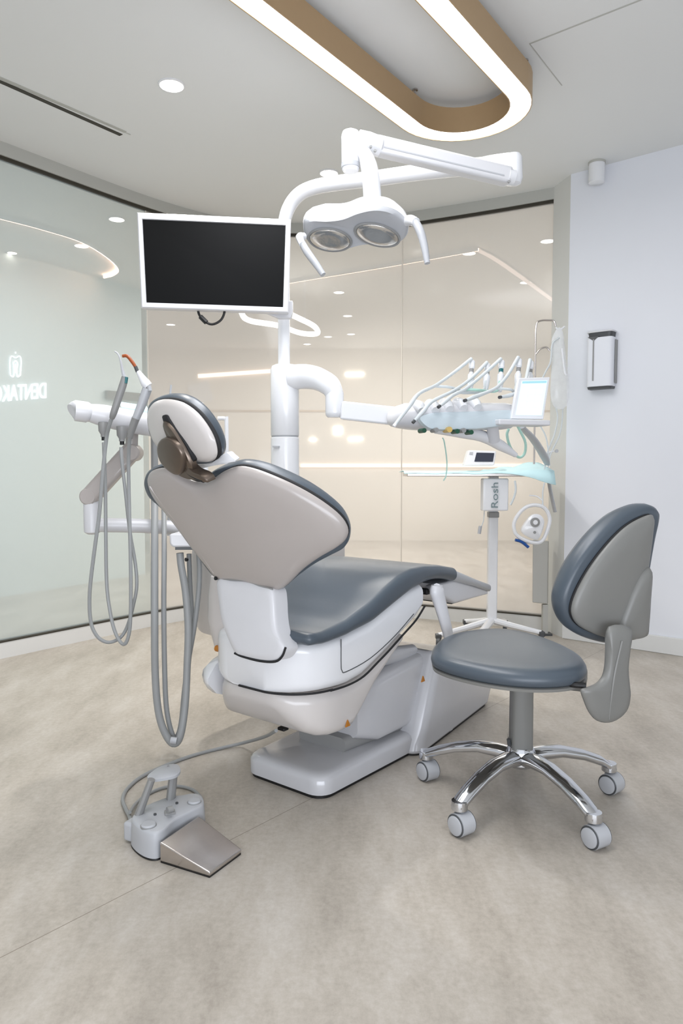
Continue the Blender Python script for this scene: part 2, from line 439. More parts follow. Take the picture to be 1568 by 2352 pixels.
pl = struct(MB().box((0, 10.19, W(600, 944, 10.19).z), ((1, 0, 0), (0, 1, 0), Z), (5.5, .012, .012)).build('trim_13', 'brown'))
# brown framed counter
ct = thing('wall_frame', 'brown frame piece on the corridor wall, seen through the left glass behind the instrument holder', 'frame', WPL(290, 930, cw0, cwn))
def fr_(x, y): return WPL(x, y, cw0 - cwn * .01, cwn)
MB().prism([fr_(241, 897), fr_(346, 906), fr_(346, 922), fr_(241, 917)], -cwn * .03).build('top_rail', 'wood', ct)
MB().prism([fr_(332, 922), fr_(346, 922), fr_(346, 985), fr_(332, 985)], -cwn * .03).build('side_rail', 'wood', ct)

# glowing mirrored letters on the corridor wall, standing in for a sign's reflection
def on_cw(x, y): return WPL(x, y, cw0 - cwn * .01, cwn)
sg = thing('lit_sign', 'white lit lettering with a tooth emblem, mirrored, at the left picture edge', 'sign', on_cw(50, 880))
pR, pL, pU = on_cw(106, 914), on_cw(-16, 924), on_cw(106, 877)
text_mesh('DENTAKO', (pU - pR).length * 1.36, pR, pL - pR, pU - pR, 'lettering', 'sign', sg, .004, width=(pL - pR).length)
def on2(pts): return [on_cw(x, y) for x, y in pts]
for q in ([(24, 860), (23, 830), (27, 818), (36, 822), (45, 818), (49, 830), (47, 862)], [(24, 862), (31, 865), (33, 850), (31, 835), (36, 828)], [(47, 862), (40, 865), (39, 850), (41, 835), (36, 828)], [(36, 808), (36, 812)], [(36, 836), (36, 856)]):
    MB().tube(on2(q), .0042, 6).build('tooth_emblem_stroke', 'sign', sg)

# ------------------------------------------------------------------ ceiling slot, spot, led loop
vs = thing('ceiling_slot_vent', 'long narrow double slot air outlet in the left ceiling', 'air vent', WZ(140, 245, CEIL))
for k, (a, b) in enumerate((((-60, 152), (288, 303)), ((-60, 160), (278, 310)))):
    p, q = WZ(*a, CEIL), WZ(*b, CEIL); t = (q - p).normalized(); n = V((-t.y, t.x, 0)) * (.013 if k else .010)
    MB().prism([p + n, q + n, q - n, p - n], V((0, 0, -.002))).build('slot', 'track' if k else 'header', vs)
p, q = WZ(-60, 150, CEIL), WZ(305, 306, CEIL); t = (q - p).normalized(); n = V((-t.y, t.x, 0))
MB().prism([p + n * .022, q + n * .022, q + n * .018, p + n * .018], V((0, 0, -.003))).build('frame_edge', 'header', vs)
sp = WZ(1358, 372, CEIL)
st_ = thing('surface_spotlight', 'small white cylindrical spotlight hanging from the right ceiling', 'spotlight', sp)
pc = V((sp.x + .03, sp.y, CEIL))
MB().lathe(pc, -Z, [(.046, 0), (.046, .012)], 24).build('mount', 'header', st_)
MB().lathe(pc - Z * .012, -Z, [(.043, 0), (.043, .10), (.038, .104)], 24).build('body', 'white', st_)
# stadium shaped pendant
LZ = 2.55
tip = WZ(1045, 336, LZ); g1 = WZ(565, 0, LZ); g2 = WZ(992, 0, LZ)
ua = V((.585, .811, 0)).normalized(); un = V((ua.y, -ua.x, 0))
half = abs((g2 - g1).dot(un)) / 2; mid = (g1 + g2) / 2
s_tip = (tip - mid).dot(ua); wst = .047
cc = mid + ua * (s_tip - half - wst)
def stadium(hw, z, n=20):
    r = [cc + un * hw - ua * 3.4, cc + un * hw - ua * 1.5]
    for i in range(n + 1):
        q = pi * i / n; r.append(cc + un * (hw * cos(q)) + ua * (hw * sin(q)))
    r += [cc - un * hw - ua * 1.5, cc - un * hw - ua * 3.4]
    return [V((p.x, p.y, z)) for p in r]
lp = thing('led_loop_pendant', 'long stadium shaped brown pendant with white glowing underside', 'pendant light', V((cc.x, cc.y, LZ)))
HL = .11
o1, i1 = stadium(half + wst, LZ), stadium(half - wst, LZ)
MB().loft([o1, stadium(half + wst, LZ + HL), stadium(half - wst, LZ + HL), i1, stadium(half - wst + .004, LZ), stadium(half - wst + .004, LZ + .01), stadium(half + wst - .004, LZ + .01), stadium(half + wst - .004, LZ), o1], False, False).build('housing', 'brown', lp, angle=30)
MB().loft([stadium(half + wst - .004, LZ + .003), stadium(half - wst + .004, LZ + .003)], False, False).build('diffuser', 'glow', lp)
for x, y in ((1206, 160), (953, 226)):
    p = WZ(x, y, LZ + HL)
    MB().tube([p - Z * .02, V((p.x, p.y, CEIL))], .006, 8).build('suspension_rod', 'steel', lp)
    MB().lathe(V((p.x, p.y, CEIL)), -Z, [(.012, 0), (.012, .006)], 12).build('ceiling_cup', 'steel', lp)
# pendant and downlight lamps, then unseen fills added for brightness
area('pendant_fill', V((cc.x, cc.y, LZ)) - ua * 1.2 - Z * .02,   .5, 2.2, 30, (250, 251, 255), V((cc.x, cc.y, 0)) - ua * 1.2)
for p in room_l:
    l = bpy.data.lights.new('downlight_beam', 'SPOT'); l.energy = 60; l.spot_size = radians(110); l.spot_blend = .8; l.shadow_soft_size = .05; l.color = (1, .96, .9)
    o = bpy.data.objects.new('downlight_beam', l); COL.objects.link(o); o.location = p - Z * .02
area('corridor_fill', (1.0, 7.6, 2.66), 3.8, 2.6, 138, (252, 249, 246), (1.0, 7.6, 0))  # unseen area light added to brighten the corridor
a_l = area('corridor_side_fill', (-2.32, 4.7, 2.6), .5, 2.4, 15, (246, 250, 250)); a_l.rotation_euler = (0, 0, -radians(37))  # unseen area light added to brighten the left corridor strip
area('window_fill', (-.4, -1.6, 1.9), 4.5, 2.2, 12, (238, 244, 255), (0, 3.2, .9))  # added fill behind the camera, no window modelled there
area('uplight', (.3, -.9, .7), 2.5, 1.2, 62, (238, 244, 255), (.2, 1.6, 2.7))  # added area light behind the camera, brightens the ceiling

# sanitizer dispenser on the right wall
def onw(x, y, off=0.): return WPL(x, y, J - wn * off, wn)
sd = thing('soap_dispenser', 'white and grey hand sanitiser dispenser on the right wall', 'dispenser', onw(1378, 830))
dc = onw(1385, 830); hw_, zt, zb = .072, onw(1385, 764).z, onw(1385, 895).z
def dring(z, k=1., back=.0):
    r = []; sg = lambda a: (1 if a >= 0 else -1) * abs(a) ** .32
    for i in range(17):
        q = pi * i / 16; r.append(V((dc.x, dc.y, 0)) - wr * (hw_ * k * sg(cos(q))) - wn * (.004 + .07 * k * sg(sin(q))) + Z * z)
    return r
MB().loft([dring(zb + .012), dring(zt - .035)]).build('body', 'wall', sd, bevel=.004)
MB().loft([dring(zt - .008, 1.04), dring(zt, 1.04)]).build('cap', 'white2', sd, bevel=.002)
MB().loft([dring(zt - .036, .9), dring(zt - .008, .96)]).build('neck', 'dgrey', sd)
MB().loft([dring(zb, .93), dring(zb + .013, .98)]).build('nozzle_base', 'dgrey', sd)
fr = V((dc.x, dc.y, 0)) - wr * .030 - wn * .0735
MB().box(fr + Z * ((zt + zb) / 2 + .0), (wr + wn * .25, wn, Z), (.0035, .004, (zt - zb) / 2 - .045)).build('level_slot', 'grey', sd)
MB().prism([fr + Z * (zt - .03) - wr * .035 - wn * .001, fr + Z * (zt - .03) + wr * .03 - wn * .001, fr + Z * (zt - .052) + wr * .003 - wn * .003, fr + Z * (zt - .052) - wr * .003 - wn * .003], wn * .02).build('level_funnel', 'dgrey', sd)
MB().prism([V((dc.x, dc.y, zb + .03)) + wr * (hw_ + .003), V((dc.x, dc.y, zt - .05)) + wr * (hw_ + .003), V((dc.x, dc.y, zt - .05)) + wr * (hw_ + .003) - wn * .03, V((dc.x, dc.y, zb + .03)) + wr * (hw_ + .003) - wn * .03], wr * .004).build('side_rib', 'grey', sd)

# ================================================================== DENTAL CHAIR
AX = radians(38); cu = V((sin(AX), cos(AX), 0)); cv = V((-cos(AX), sin(AX), 0)); O = V((-.19, 2.21, 0))
def C(u, v, z): return O + cu * u + cv * v + Z * z
def uvz(p): d = p - O; return d.dot(cu), d.dot(cv), p.z
ch = thing('dental_chair', 'reclining dental chair with blue-grey leather cushions on a white base', 'dental chair', C(.2, 0, 0))
def hplane(z): return plane_hit((0, 0, z), (0, 0, 1))

def rrect(w, z0, z1, r, n=5, wf=None):
    """rounded rectangle in the v-z plane -> list of (v,z)"""
    wf = w if wf is None else wf
    r = min(r, (w + wf) * .48, (z1 - z0) * .49); out = []
    for cx, cz, a0 in ((wf - r, z1 - r, 0), (-w + r, z1 - r, 90), (-w + r, z0 + r, 180), (wf - r, z0 + r, 270)):
        for i in range(n + 1):
            a = radians(a0 + 90 * i / n); out.append((cx + r * cos(a), cz + r * sin(a)))
    return out
def uloft(stations, cap=True):
    """stations: (u, halfwidth, z0, z1, corner radius[, v centre])"""
    rings = []
    for s in stations:
        vc = s[5] if len(s) > 5 else 0
        rings.append([C(s[0], vc + v, z) for v, z in rrect(s[1], s[2], s[3], s[4], wf=(s[6] if len(s) > 6 else None))])
    return MB().loft(rings, cap)

# base plate
bp = []
def plan_rr(u0, u1, w0, w1, r, n=6):
    out = []
    for cx, cy, a0, in ((u1 - r, w1 - r, 0), (u0 + r, w0 - r, 90), (u0 + r, -w0 + r, 180), (u1 - r, -w1 + r, 270)):
        for i in range(n + 1):
            a = radians(a0 + 90 * i / n); out.append((cx + r * cos(a), cy + r * sin(a)))
    return out
mb = MB(); rings = []
for z, k in ((.012, .0), (.055, .0), (.066, .006), (.072, .016), (.075, .03)):
    rings.append([C(u, v, z) for u, v in plan_rr(0 + k, .8 - k, .168 - k, .19 - k, .055)])
mb.loft(rings).build('base_plate', 'base', ch)
MB().loft([[C(u, v, z) for u, v in plan_rr(.006, .79, .162, .184, .05)] for z in (0, .012)]).build('base_gasket', 'black', ch)
# pedestal at the foot end
def ped(z, t):           # t 0 bottom .. 1 top, the top falls towards the foot end
    u0 = .455 + .14 * t; u1 = 1.16 + .06 * t
    return [C(u, v, z - (.15 * max(0, (u - .62) / .6) * t)) for u, v in plan_rr(u0, u1, .215, .15 + .02 * t, .05)]
MB().loft([ped(.006, 0), ped(.345, 1)]).build('pedestal', 'base', ch, bevel=.012)
MB().loft([[C(u, v, z) for u, v in plan_rr(.462, 1.15, .208, .145, .05)] for z in (0, .007)]).build('pedestal_gasket', 'black', ch)
# lift linkage housing between base and seat
uloft([(.24, .12, .11, .27, .03), (.32, .16, .09, .31, .03), (.62, .165, .09, .335, .03)]).build('lift_housing', 'base', ch)
uloft([(.2, .1, .07, .12, .02), (.6, .15, .07, .12, .02)]).build('lift_shadow_gap', 'grey', ch)  # grey block put in for the shade under the seat shell
uloft([(.28, .13, .33, .40, .03), (.6, .13, .30, .36, .03)]).build('lift_arm', 'base', ch)

# seat cushion : profile of the near edge carried to chair coordinates
def near(x, y, vc): u, v, z = uvz(WPL(x, y, C(0, vc, 0), cv)); return u, z
VS = -.235
top = [near(x, y, VS) for x, y in ((716, 1457), (745, 1452), (800, 1427), (850, 1390), (890, 1352), (925, 1322), (955, 1306), (985, 1299), (1020, 1299), (1056, 1305))]
bot = [near(x, y, VS) for x, y in ((715, 1485), (750, 1480), (800, 1461), (860, 1430), (910, 1388), (950, 1356), (985, 1338), (1010, 1331), (1035, 1331), (1057, 1336))]
tu, tz = [a for a, b in top], [b for a, b in top]; bu, bz = [a for a, b in bot], [b for a, b in bot]
U0, U1 = tu[0], tu[-1]
st = []
N_ = 30
for i in range(N_ + 1):
    f = i / N_; u = U0 + (U1 - U0) * f
    e = 1.0
    z1, z0 = lerp_list(tu, tz, u), lerp_list(bu, bz, u)
    wv = -VS - .012 * max(0, f - .6) * 2.5
    wf = min(wv, -.03 + 1.25 * (u - U0))
    if i == 0: st.append((u - .012, wv - .02, (z0 * .6 + z1 * .4), (z1 * .7 + z0 * .3), .012, 0, wf - .02)); st.append((u - .006, wv - .006, z0 + .006, z1 - .007, .018, 0, wf - .006))
    st.append((u, wv, z0, z1, .024, 0, wf))
uloft(st).build('seat_cushion', 'leather', ch, angle=60)
uf, zf1, zf0 = U1, tz[-1], bz[-1]
# foot end pad with its plastic cover, and the white shell below it
ftip = near(1127, 1356, -.17); fmid = near(1095, 1330, -.2); fmid0 = near(1090, 1348, -.2)
uloft([(uf - .004, .212, zf0 + .002, zf1 - .003, .02), (fmid[0], .2, fmid0[1], fmid[1], .018), (ftip[0] - .03, .185, ftip[1] + .0, ftip[1] + .03, .012), (ftip[0], .16, ftip[1] + .004, ftip[1] + .018, .006)]).build('foot_cover', 'lgrey', ch)
fb = near(1030, 1362, -.19)
uloft([(uf - .10, .20, zf0 - .035, zf0 - .001, .012), (uf + .05, .19, ftip[1] - .004, zf0 - .003, .012), (ftip[0] - .03, .17, ftip[1] - .012, ftip[1] + .003, .005)]).build('foot_shell', 'white2', ch)
uloft([(uf + .06, .17, ftip[1] - .010, ftip[1] - .003, .003), (ftip[0] - .04, .15, ftip[1] - .018, ftip[1] - .010, .003)]).build('foot_shell_seam', 'seam', ch)

# upper seat shell (white tub below the cushion)
def zs(u): return lerp_list(bu, bz, u) - .004
seam_px = [near(x, y, -.218) for x, y in ((760, 1586), (800, 1573), (835, 1553), (868, 1520), (893, 1494), (925, 1458), (955, 1424), (975, 1392))]
su, sz = [a for a, b in seam_px], [b for a, b in seam_px]
zr = sz[0]
rear = [(-.148, .085), (-.135, .125), (-.115, .158), (-.085, .187), (-.05, .206), (-.01, .217)]
st = [(u, w_, zr - (.0 if True else 0), zs(max(u, U0)) , .03) for u, w_ in rear]
u = .03
while u < su[-1]:
    st.append((u, .219, lerp_list(su, sz, u), max(zs(u), lerp_list(su, sz, u) + .02), .03)); u += .035
uloft(st).build('seat_shell', 'white', ch, angle=50)
# service panel line on the near side
def side(x, y, vc=-.2195): return WPL(x, y, C(0, vc, 0), cv)
MB().tube([side(783, 1468), side(783, 1525), side(785, 1540), side(795, 1543), side(850, 1512), side(905, 1462), side(950, 1410)], .0016, 6, 4).build('panel_line', 'dgrey', ch)
# dark seam between the two shells
sl = [C(u, -w_ - .0, zr) for u, w_ in rear] + [C(u, -.2185, z) for u, z in zip(su, sz)]
MB().tube([C(-.15, .03, zr), C(-.15, -.05, zr)] + sl, .0035, 6, 4).build('shell_seam', 'seam', ch)
# lower shell
rear2 = [(-.138, .08), (-.128, .12), (-.105, .152), (-.075, .18), (-.04, .2), (0, .21)]
lowb = [(-.14, .325), (-.11, .275), (-.075, .238), (-.04, .22), (0, .212), (.06, .208), (.10, .212), (.13, .235), (.2, .30), (.28, .365), (.36, .425), (.44, .475)]
lu, lz = [a for a, b in lowb], [b for a, b in lowb]
st = [(u, w_, lerp_list(lu, lz, u), zr - .006, .035) for u, w_ in rear2]
u = .04
while u < .40:
    st.append((u, .212, lerp_list(lu, lz, u), lerp_list(su, sz, u) - .005, .035)); u += .03
uloft(st).build('lower_shell', 'shell2', ch, angle=50)
MB().tube([C(-.125, .10, zr - .02), C(-.115, .11, zr - .06), C(-.075, .12, .25)], .0022, 6).build('panel_line', 'dgrey', ch)
# side bulge at the far left
mb = MB(); rings = []
for t in [i / 10 for i in range(11)]:
    k = sqrt(max(0, 1 - (2 * t - 1) ** 2)); k = .12 + .88 * k
    rings.append([C(-.125 + .34 * t, .195 + .105 * k * max(0, cos(q)), .335 + .075 * k * sin(q)) for q in [2 * pi * j / 14 for j in range(14)]])
mb.loft(rings).build('side_cover', 'white', ch)
# little amber stickers and the cable inlet
for c_, n_ in ((side(797, 1662, -.213), -cv), (side(970, 1560, -.215), -cv)):
    MB().prism([c_ + cu * .011 - Z * .008, c_ - cu * .011 - Z * .008, c_ + Z * .012], n_ * .004).build('warning_sticker', 'warn', ch)
c_ = W(502, 1490, 2.24); MB().lathe(c_ - cv * .01, cv, [(.010, 0), (.010, .02), (.006, .024)], 14).build('amber_knob', 'warn', ch)
c_ = W(650, 1673, 2.20); MB().box(c_, (cu, cv, Z), (.012, .014, .005)).build('cable_inlet', 'black', ch, bevel=.003)

# backrest: concave surface
KB, KL = .62, .05
def bsurf(P, du=0.):
    u, v, z = uvz(P); return u - (-.155 - .50 * (z - .67) + (KB if v < -.03 else KL) * (v + .03) ** 2 + du)
def bhit(du=0.):
    def h(x, y):
        d = ray(x, y); lo, hi = 1.2, 2.9           # parameter along the ray (camera depth)
        flo = bsurf(CAM + d * lo, du)
        for _ in range(48):
            m = (lo + hi) / 2
            fm = bsurf(CAM + d * m, du)
            if (fm < 0) == (flo < 0): lo = m
            else: hi = m
        P = CAM + d * lo; e = 1e-4; f0 = bsurf(P, du)
        g = V(((bsurf(P + V((e, 0, 0)), du) - f0), (bsurf(P + V((0, e, 0)), du) - f0), (bsurf(P + V((0, 0, e)), du) - f0))).normalized()
        return P, g
    return h
B_PX = [(338, 1106), (342, 1088), (358, 1078), (382, 1076), (410, 1090), (448, 1107), (480, 1104), (512, 1084), (545, 1072), (580, 1076), (635, 1096), (690, 1122), (740, 1152), (780, 1184), (798, 1212), (796, 1236), (776, 1256), (735, 1280), (696, 1308), (664, 1340), (642, 1354), (612, 1352), (570, 1338), (535, 1332), (500, 1328), (474, 1298), (440, 1256), (405, 1208), (370, 1164), (348, 1134)]
BC = (560, 1210)
MB().pad(B_PX, bhit(), [(0, -.022), (.35, -.022), (.7, -.02), (.9, -.016), (.965, -.010), (.99, -.003), (1.0, .003), (.98, .008), (.9, .01), (0, .01)], 4, BC).build('backrest_shell', 'shell', ch, angle=70)
MB().pad(B_PX, bhit(), [(0, .004), (.95, .006), (.985, .007), (1.004, .011), (1.0, .016), (.95, .016), (0, .016)], 4, BC).build('backrest_seam', 'seam', ch, angle=70)
BC_PX = [(341, 1106), (343, 1086), (356, 1071), (380, 1066), (408, 1078), (440, 1096), (470, 1094), (502, 1074), (532, 1063), (566, 1058), (612, 1068), (662, 1088), (708, 1111), (752, 1140), (786, 1171), (803, 1204), (804, 1232), (793, 1252), (768, 1266), (728, 1288), (690, 1316), (660, 1342), (630, 1350), (580, 1336), (540, 1328), (505, 1318), (480, 1290), (450, 1248), (416, 1202), (380, 1158), (352, 1132)]
MB().pad(BC_PX, bhit(.046), [(0, -.03), (.93, -.03), (.975, -.026), (.995, -.016), (1.0, -.002), (.99, .014), (.97, .022), (.92, .027), (.6, .02), (0, .016)], 4, BC).build('backrest_cushion', 'leather', ch, angle=80)
# raised fold lines on the shell's left flank
for a in ([(352, 1112), (372, 1140), (400, 1178), (432, 1216), (470, 1268), (498, 1310)], [(400, 1100), (410, 1120), (420, 1136)]):
    MB().tube([bhit()(x, y)[0] - bhit()(x, y)[1] * .0135 for x, y in a], .0035, 6, 4).build('shell_crease', 'shell', ch)
# white inner shoulder of the cushion mount
hp = W(470, 1075, 1.99)
# hinge cover at the bottom of the back
HP = [(500, 1330), (535, 1332), (570, 1334), (600, 1344), (626, 1352), (632, 1380), (634, 1420), (640, 1455), (656, 1488), (648, 1508), (632, 1518), (600, 1517), (560, 1508), (542, 1500), (526, 1470), (510, 1425), (503, 1380)]
hq = C(-.172, 0, .6); hn = (cu * 1.0 - Z * .08).normalized()
hh = plane_hit(hq, hn)
MB().pad(HP, hh, [(0, -.009), (.8, -.009), (.95, -.007), (.985, -.003), (1, .004), (1, .05), (0, .05)], 4).build('hinge_cover', 'white2', ch, angle=50)
def hpt(x, y, d=-.004): P, n = hh(x, y); return P + n * d
MB().tube([hpt(498, 1330, -.0), hpt(535, 1331, -.006), hpt(572, 1334, -.008), hpt(600, 1345, -.006), hpt(628, 1353)], .0026, 6).build('hinge_seam', 'grey', ch)
MB().tube([hpt(541, 1500), hpt(560, 1508), hpt(600, 1518), hpt(634, 1519), hpt(650, 1507), hpt(658, 1487)], .0036, 6).build('hinge_seam', 'seam', ch)
MB().lathe(hpt(501, 1328, -.008), -hn, [(.006, 0), (.006, .004)], 10).build('hinge_screw', 'black', ch)
MB().lathe(bhit()(430, 1285)[0], -cu, [(.006, 0), (.006, .006)], 10).build('hinge_screw', 'black', ch)
# tilt housing behind the hinge, seen left of it
tb = MB(); rings = []
for t, w_ in ((0, .05), (.25, .07), (.6, .075), (.85, .06), (1, .035)):
    z = .66 - .24 * t
    rings.append([C(-.02 + (.07 if t < .8 else .06) * cos(q), .20 + w_ * sin(q) * 1.1, z) for q in [2 * pi * j / 14 for j in range(14)]])
tb.loft(rings).build('tilt_housing', 'shell2', ch)

# headrest
hc0 = W(425, 985, 1.90)
hd_n = (cu * .93 + Z * .36 - cv * .16).normalized()
hd = plane_hit(hc0, hd_n)
H_PX = [(339, 962), (341, 940), (352, 925), (372, 918), (398, 919), (425, 929), (452, 950), (474, 978), (490, 1008), (497, 1036), (493, 1054), (478, 1062), (450, 1060), (420, 1054), (385, 1040), (358, 1020), (344, 990)]
MB().pad(H_PX, hd, [(0, -.024), (.5, -.022), (.85, -.014), (.96, -.006), (1, .003), (.97, .008), (0, .008)], 4).build('headrest_shell', 'shell2', ch, angle=70)
MB().pad(H_PX, hd, [(0, .006), (.97, .006), (1.015, .010), (1.01, .016), (0, .016)], 4).build('headrest_seam', 'seam', ch, angle=70)

HC_PX = [(350, 965), (349, 942), (355, 922), (374, 908), (402, 905), (432, 915), (460, 937), (484, 967), (501, 999), (508, 1029), (504, 1050), (490, 1060), (466, 1062), (430, 1054), (394, 1036), (368, 1014), (354, 992)]
MB().pad(HC_PX, plane_hit(hc0 + hd_n * .034, hd_n), [(0, -.022), (.93, -.022), (.98, -.018), (1.0, -.006), (.99, .010), (.95, .022), (.85, .029), (0, .028)], 4).build('headrest_cushion', 'leather', ch, angle=80)
# its joint
def hpl(d): return plane_hit(hc0 + hd_n * d, hd_n)
def hj(x, y, d): return hpl(d)(x, y)[0]
MB().pad([(372, 958), (382, 954), (392, 966), (408, 990), (424, 1012), (436, 1032), (446, 1056), (436, 1062), (420, 1040), (400, 1012), (384, 985)], hpl(-.024), [(0, -.003), (.9, -.003), (1, 0), (1, .02), (0, .02)], 3).build('headrest_slot', 'seam', ch)
MB().pad([(374, 972), (384, 970), (400, 988), (420, 1020), (436, 1052), (442, 1078), (428, 1074), (408, 1040), (388, 1010)], hpl(-.03), [(0, -.006), (.9, -.005), (1, -.0), (1, .015), (0, .015)], 3).build('headrest_slider', 'bronze', ch)
MB().pad([(362, 1040), (363, 1020), (373, 1007), (390, 1008), (407, 1022), (419, 1046), (420, 1074), (410, 1091), (391, 1084), (371, 1064)], hpl(-.044), [(0, -.005), (.85, -.005), (.96, -.003), (1, .001), (1, .022), (0, .022)], 4).build('headrest_knob', 'bronze', ch, angle=50)
j1 = [(386, 1068), (404, 1086), (432, 1100), (462, 1104), (478, 1108), (468, 1092), (446, 1082), (430, 1066), (418, 1050)]
MB().pad(j1, hpl(-.03), [(0, -.006), (.9, -.005), (1, .0), (1, .024), (0, .024)], 4).build('headrest_bracket', 'bronze', ch, angle=50)
MB().tube([hj(420, 1060, -.03), hj(432, 1085, -.03), hj(450, 1097, -.03), hj(468, 1104, -.03)], .006, 8).build('headrest_bracket_edge', 'seam', ch)
MB().pad([(436, 1068), (470, 1067), (500, 1056), (518, 1040), (530, 1048), (540, 1060), (510, 1066), (480, 1072), (450, 1078)], hpl(.035), [(0, -.01), (.8, -.009), (1, 0), (.9, .02), (0, .024)], 4).build('headrest_underside', 'white', ch)

# folded arm on the near side
a0, a1, a2 = W(1003, 1352, 2.50), W(1014, 1400, 2.50), W(1030, 1462, 2.50)
MB().tube([a0 + Z * .012, a0 - Z * .01, a1, a2, a2 - Z * .03], [.026, .033, .027, .022, .02], 14, 4, flat=.7, up=-cv).build('arm', 'white2', ch)
MB().box(W(974, 1358, 2.55), (cu, cv, Z), (.014, .02, .010)).build('arm_hinge', 'black', ch, bevel=.003)
MB().tube([W(985, 1352, 2.58), W(1003, 1350, 2.5)], .016, 10).build('arm_joint', 'white2', ch)

# ================================================================== DENTAL UNIT
YC = 3.10
colp = W(654, 900, YC); cx, cy = colp.x, colp.y
zt = W(654, 838, YC).z; zs1 = W(654, 1003, YC).z
un_ = thing('dental_unit', 'white dental unit with thick upright column and side body behind the chair', 'dental unit', V((cx, cy, 0)))
R_ = .061
MB().lathe(V((cx, cy, 0)), Z, [(R_, 0), (R_, zs1 - .006), (R_ - .002, zs1 - .004)], 28).build('lower_column', 'white', un_)
MB().lathe(V((cx, cy, 0)), Z, [(R_ - .003, zs1 - .004), (R_ - .003, zs1 + .003)], 28).build('column_joint', 'lgrey', un_)
lb = W(624, 1026, YC - R_ * .9)
MB().box(lb + V((.018, .0, 0)), (V((1, -.45, 0)), V((.45, 1, 0)), Z), (.016, .004, .0035)).build('column_marking', 'lgrey', un_)
# cantilevered body on the far side of the chair
mb = MB()
st = [(.07, .06, .50, .70, .03, .52), (.075, .085, .44, .735, .05, .52), (.10, .10, .385, .75, .05, .52), (.16, .11, .36, .755, .05, .52), (.5, .115, .34, .76, .05, .53), (.78, .115, .34, .76, .05, .54), (.80, .09, .38, .72, .05, .54)]
uloft([(a_u + .07, *r_[:4], r_[4] - .02) for a_u, *r_ in st]).build('unit_body', 'shell2', un_)
MB().loft([[C(.40 + .25 * cos(q) * k, .49 + .1 * sin(q) * k, z) for q in [2 * pi * j / 20 for j in range(20)]] for z, k in ((.62, 1.02), (.642, 1.02))]).build('body_ledge', 'white', un_)
MB().loft([[C(.68 + .11 * k * cos(q), .57 + .085 * k * sin(q), z) for q in [2 * pi * j / 20 for j in range(20)]] for z, k in ((0, 1), (.35, .9))]).build('body_foot', 'shell', un_)
MB().prism([W(388, 1226, 2.45), W(474, 1226, 2.47), W(474, 1258, 2.47), W(396, 1258, 2.45), W(388, 1250, 2.45)], V((.01, .17, 0))).build('hose_manifold', 'white2', un_, bevel=.008)
MB().prism([W(402, 1255, 2.455), W(468, 1255, 2.47), W(468, 1263, 2.47), W(402, 1263, 2.455)], V((.008, .12, 0))).build('manifold_socket', 'dgrey', un_)
MB().tube([W(455, 1245, 2.6), W(500, 1262, 2.72)], .03, 10).build('manifold_bracket', 'white2', un_)
# small spout seen just right of the headrest
sp0 = W(505, 962, 2.9)
MB().tube([W(520, 985, 2.9) - Z * .3, W(520, 975, 2.9), W(517, 962, 2.9), W(500, 961, 2.9)], .008, 8).build('cup_spout', 'white', un_)
MB().tube([W(463, 925, 2.88), W(468, 980, 2.88), W(470, 1100, 2.88) - Z * .1], [.006, .012, .016], 8).build('water_nozzle', 'white', un_)
MB().tube([W(393, 884, 2.75), W(391, 905, 2.75), W(388, 960, 2.75), W(388, 1230, 2.75)], [.004, .004, .007, .007], 8).build('spittoon_rod', 'lgrey', un_)

# ---- operating lamp
ol = thing('operating_lamp', 'white two-lens operating lamp on a bent pole with jointed spring arm', 'operating lamp', V((cx, cy, zt)))
px0 = W(651, 600, YC)
mast = [V((px0.x, cy, zt + .001)), V((px0.x, cy, W(651, 640, YC).z)), W(651, 540, YC), W(655, 500, 3.08), W(668, 468, 3.06), W(690, 444, 3.03), W(722, 430, 3.0), W(770, 421, 2.95), W(860, 410, 2.87), W(960, 396, 2.79), W(1060, 385, 2.72), W(1120, 382, 2.67)]
MB().tube(mast, [.0255, .0255, .0265, .027, .028, .0285, .029, .029, .029, .029, .03, .032], 18, 5).build('mast', 'white', ol)
MB().tube([W(1085, 383, 2.69), W(1130, 378, 2.655), W(1165, 377, 2.625), W(1180, 378, 2.61)], [.026, .032, .037, .036], 18, 4).build('elbow', 'white', ol)
e0 = W(1178, 356, 2.60); e1 = W(1178, 424, 2.60)
MB().lathe(e0, (e1 - e0), [(.012, -.004), (.026, 0), (.032, .012), (.033, (e1 - e0).length * .8), (.027, (e1 - e0).length * .97), (.012, (e1 - e0).length + .004)], 20).build('elbow_cap', 'white', ol)
s0, s1 = W(1170, 407, 2.56), W(858, 333, 2.46)
sd_ = (s1 - s0).normalized(); su_ = sd_.cross(V((0, -1, 0))).normalized()
if su_.z < 0: su_ = -su_
sn = sd_.cross(su_)
MB().box((s0 + s1) / 2, (sd_, su_, sn), ((s1 - s0).length / 2, .029, .026)).build('spring_arm', 'white2', ol, bevel=.010, seg=4)
q = (s0 + s1) / 2 - su_ * .014 - sn * .0
for sg_ in (1, -1):
    pass
nrm = sn if sn.y < 0 else -sn
MB().box((s0 + s1) / 2 - su_ * .010 + nrm * .0262, (sd_, su_, sn), ((s1 - s0).length / 2 - .03, .0022, .0012)).build('arm_groove', 'lgrey', ol)
for (x, y) in ((1168, 418), (851, 338), (861, 347)):
    MB().lathe(W(x, y, 2.43 if x < 1000 else 2.53), V((0, -1, 0)), [(.0045, 0), (.0045, .006)], 10).build('arm_screw', 'grey', ol)
MB().tube([s0 + sd_ * .01, s0 - sd_ * .015], [.030, .026], 16).build('arm_end', 'white', ol)
MB().tube([W(872, 337, 2.462), W(845, 328, 2.45), W(822, 320, 2.44)], [.032, .034, .03], 18, 4).build('arm_head', 'white', ol)
t0, t1 = W(805, 300, 2.44), W(805, 394, 2.44)
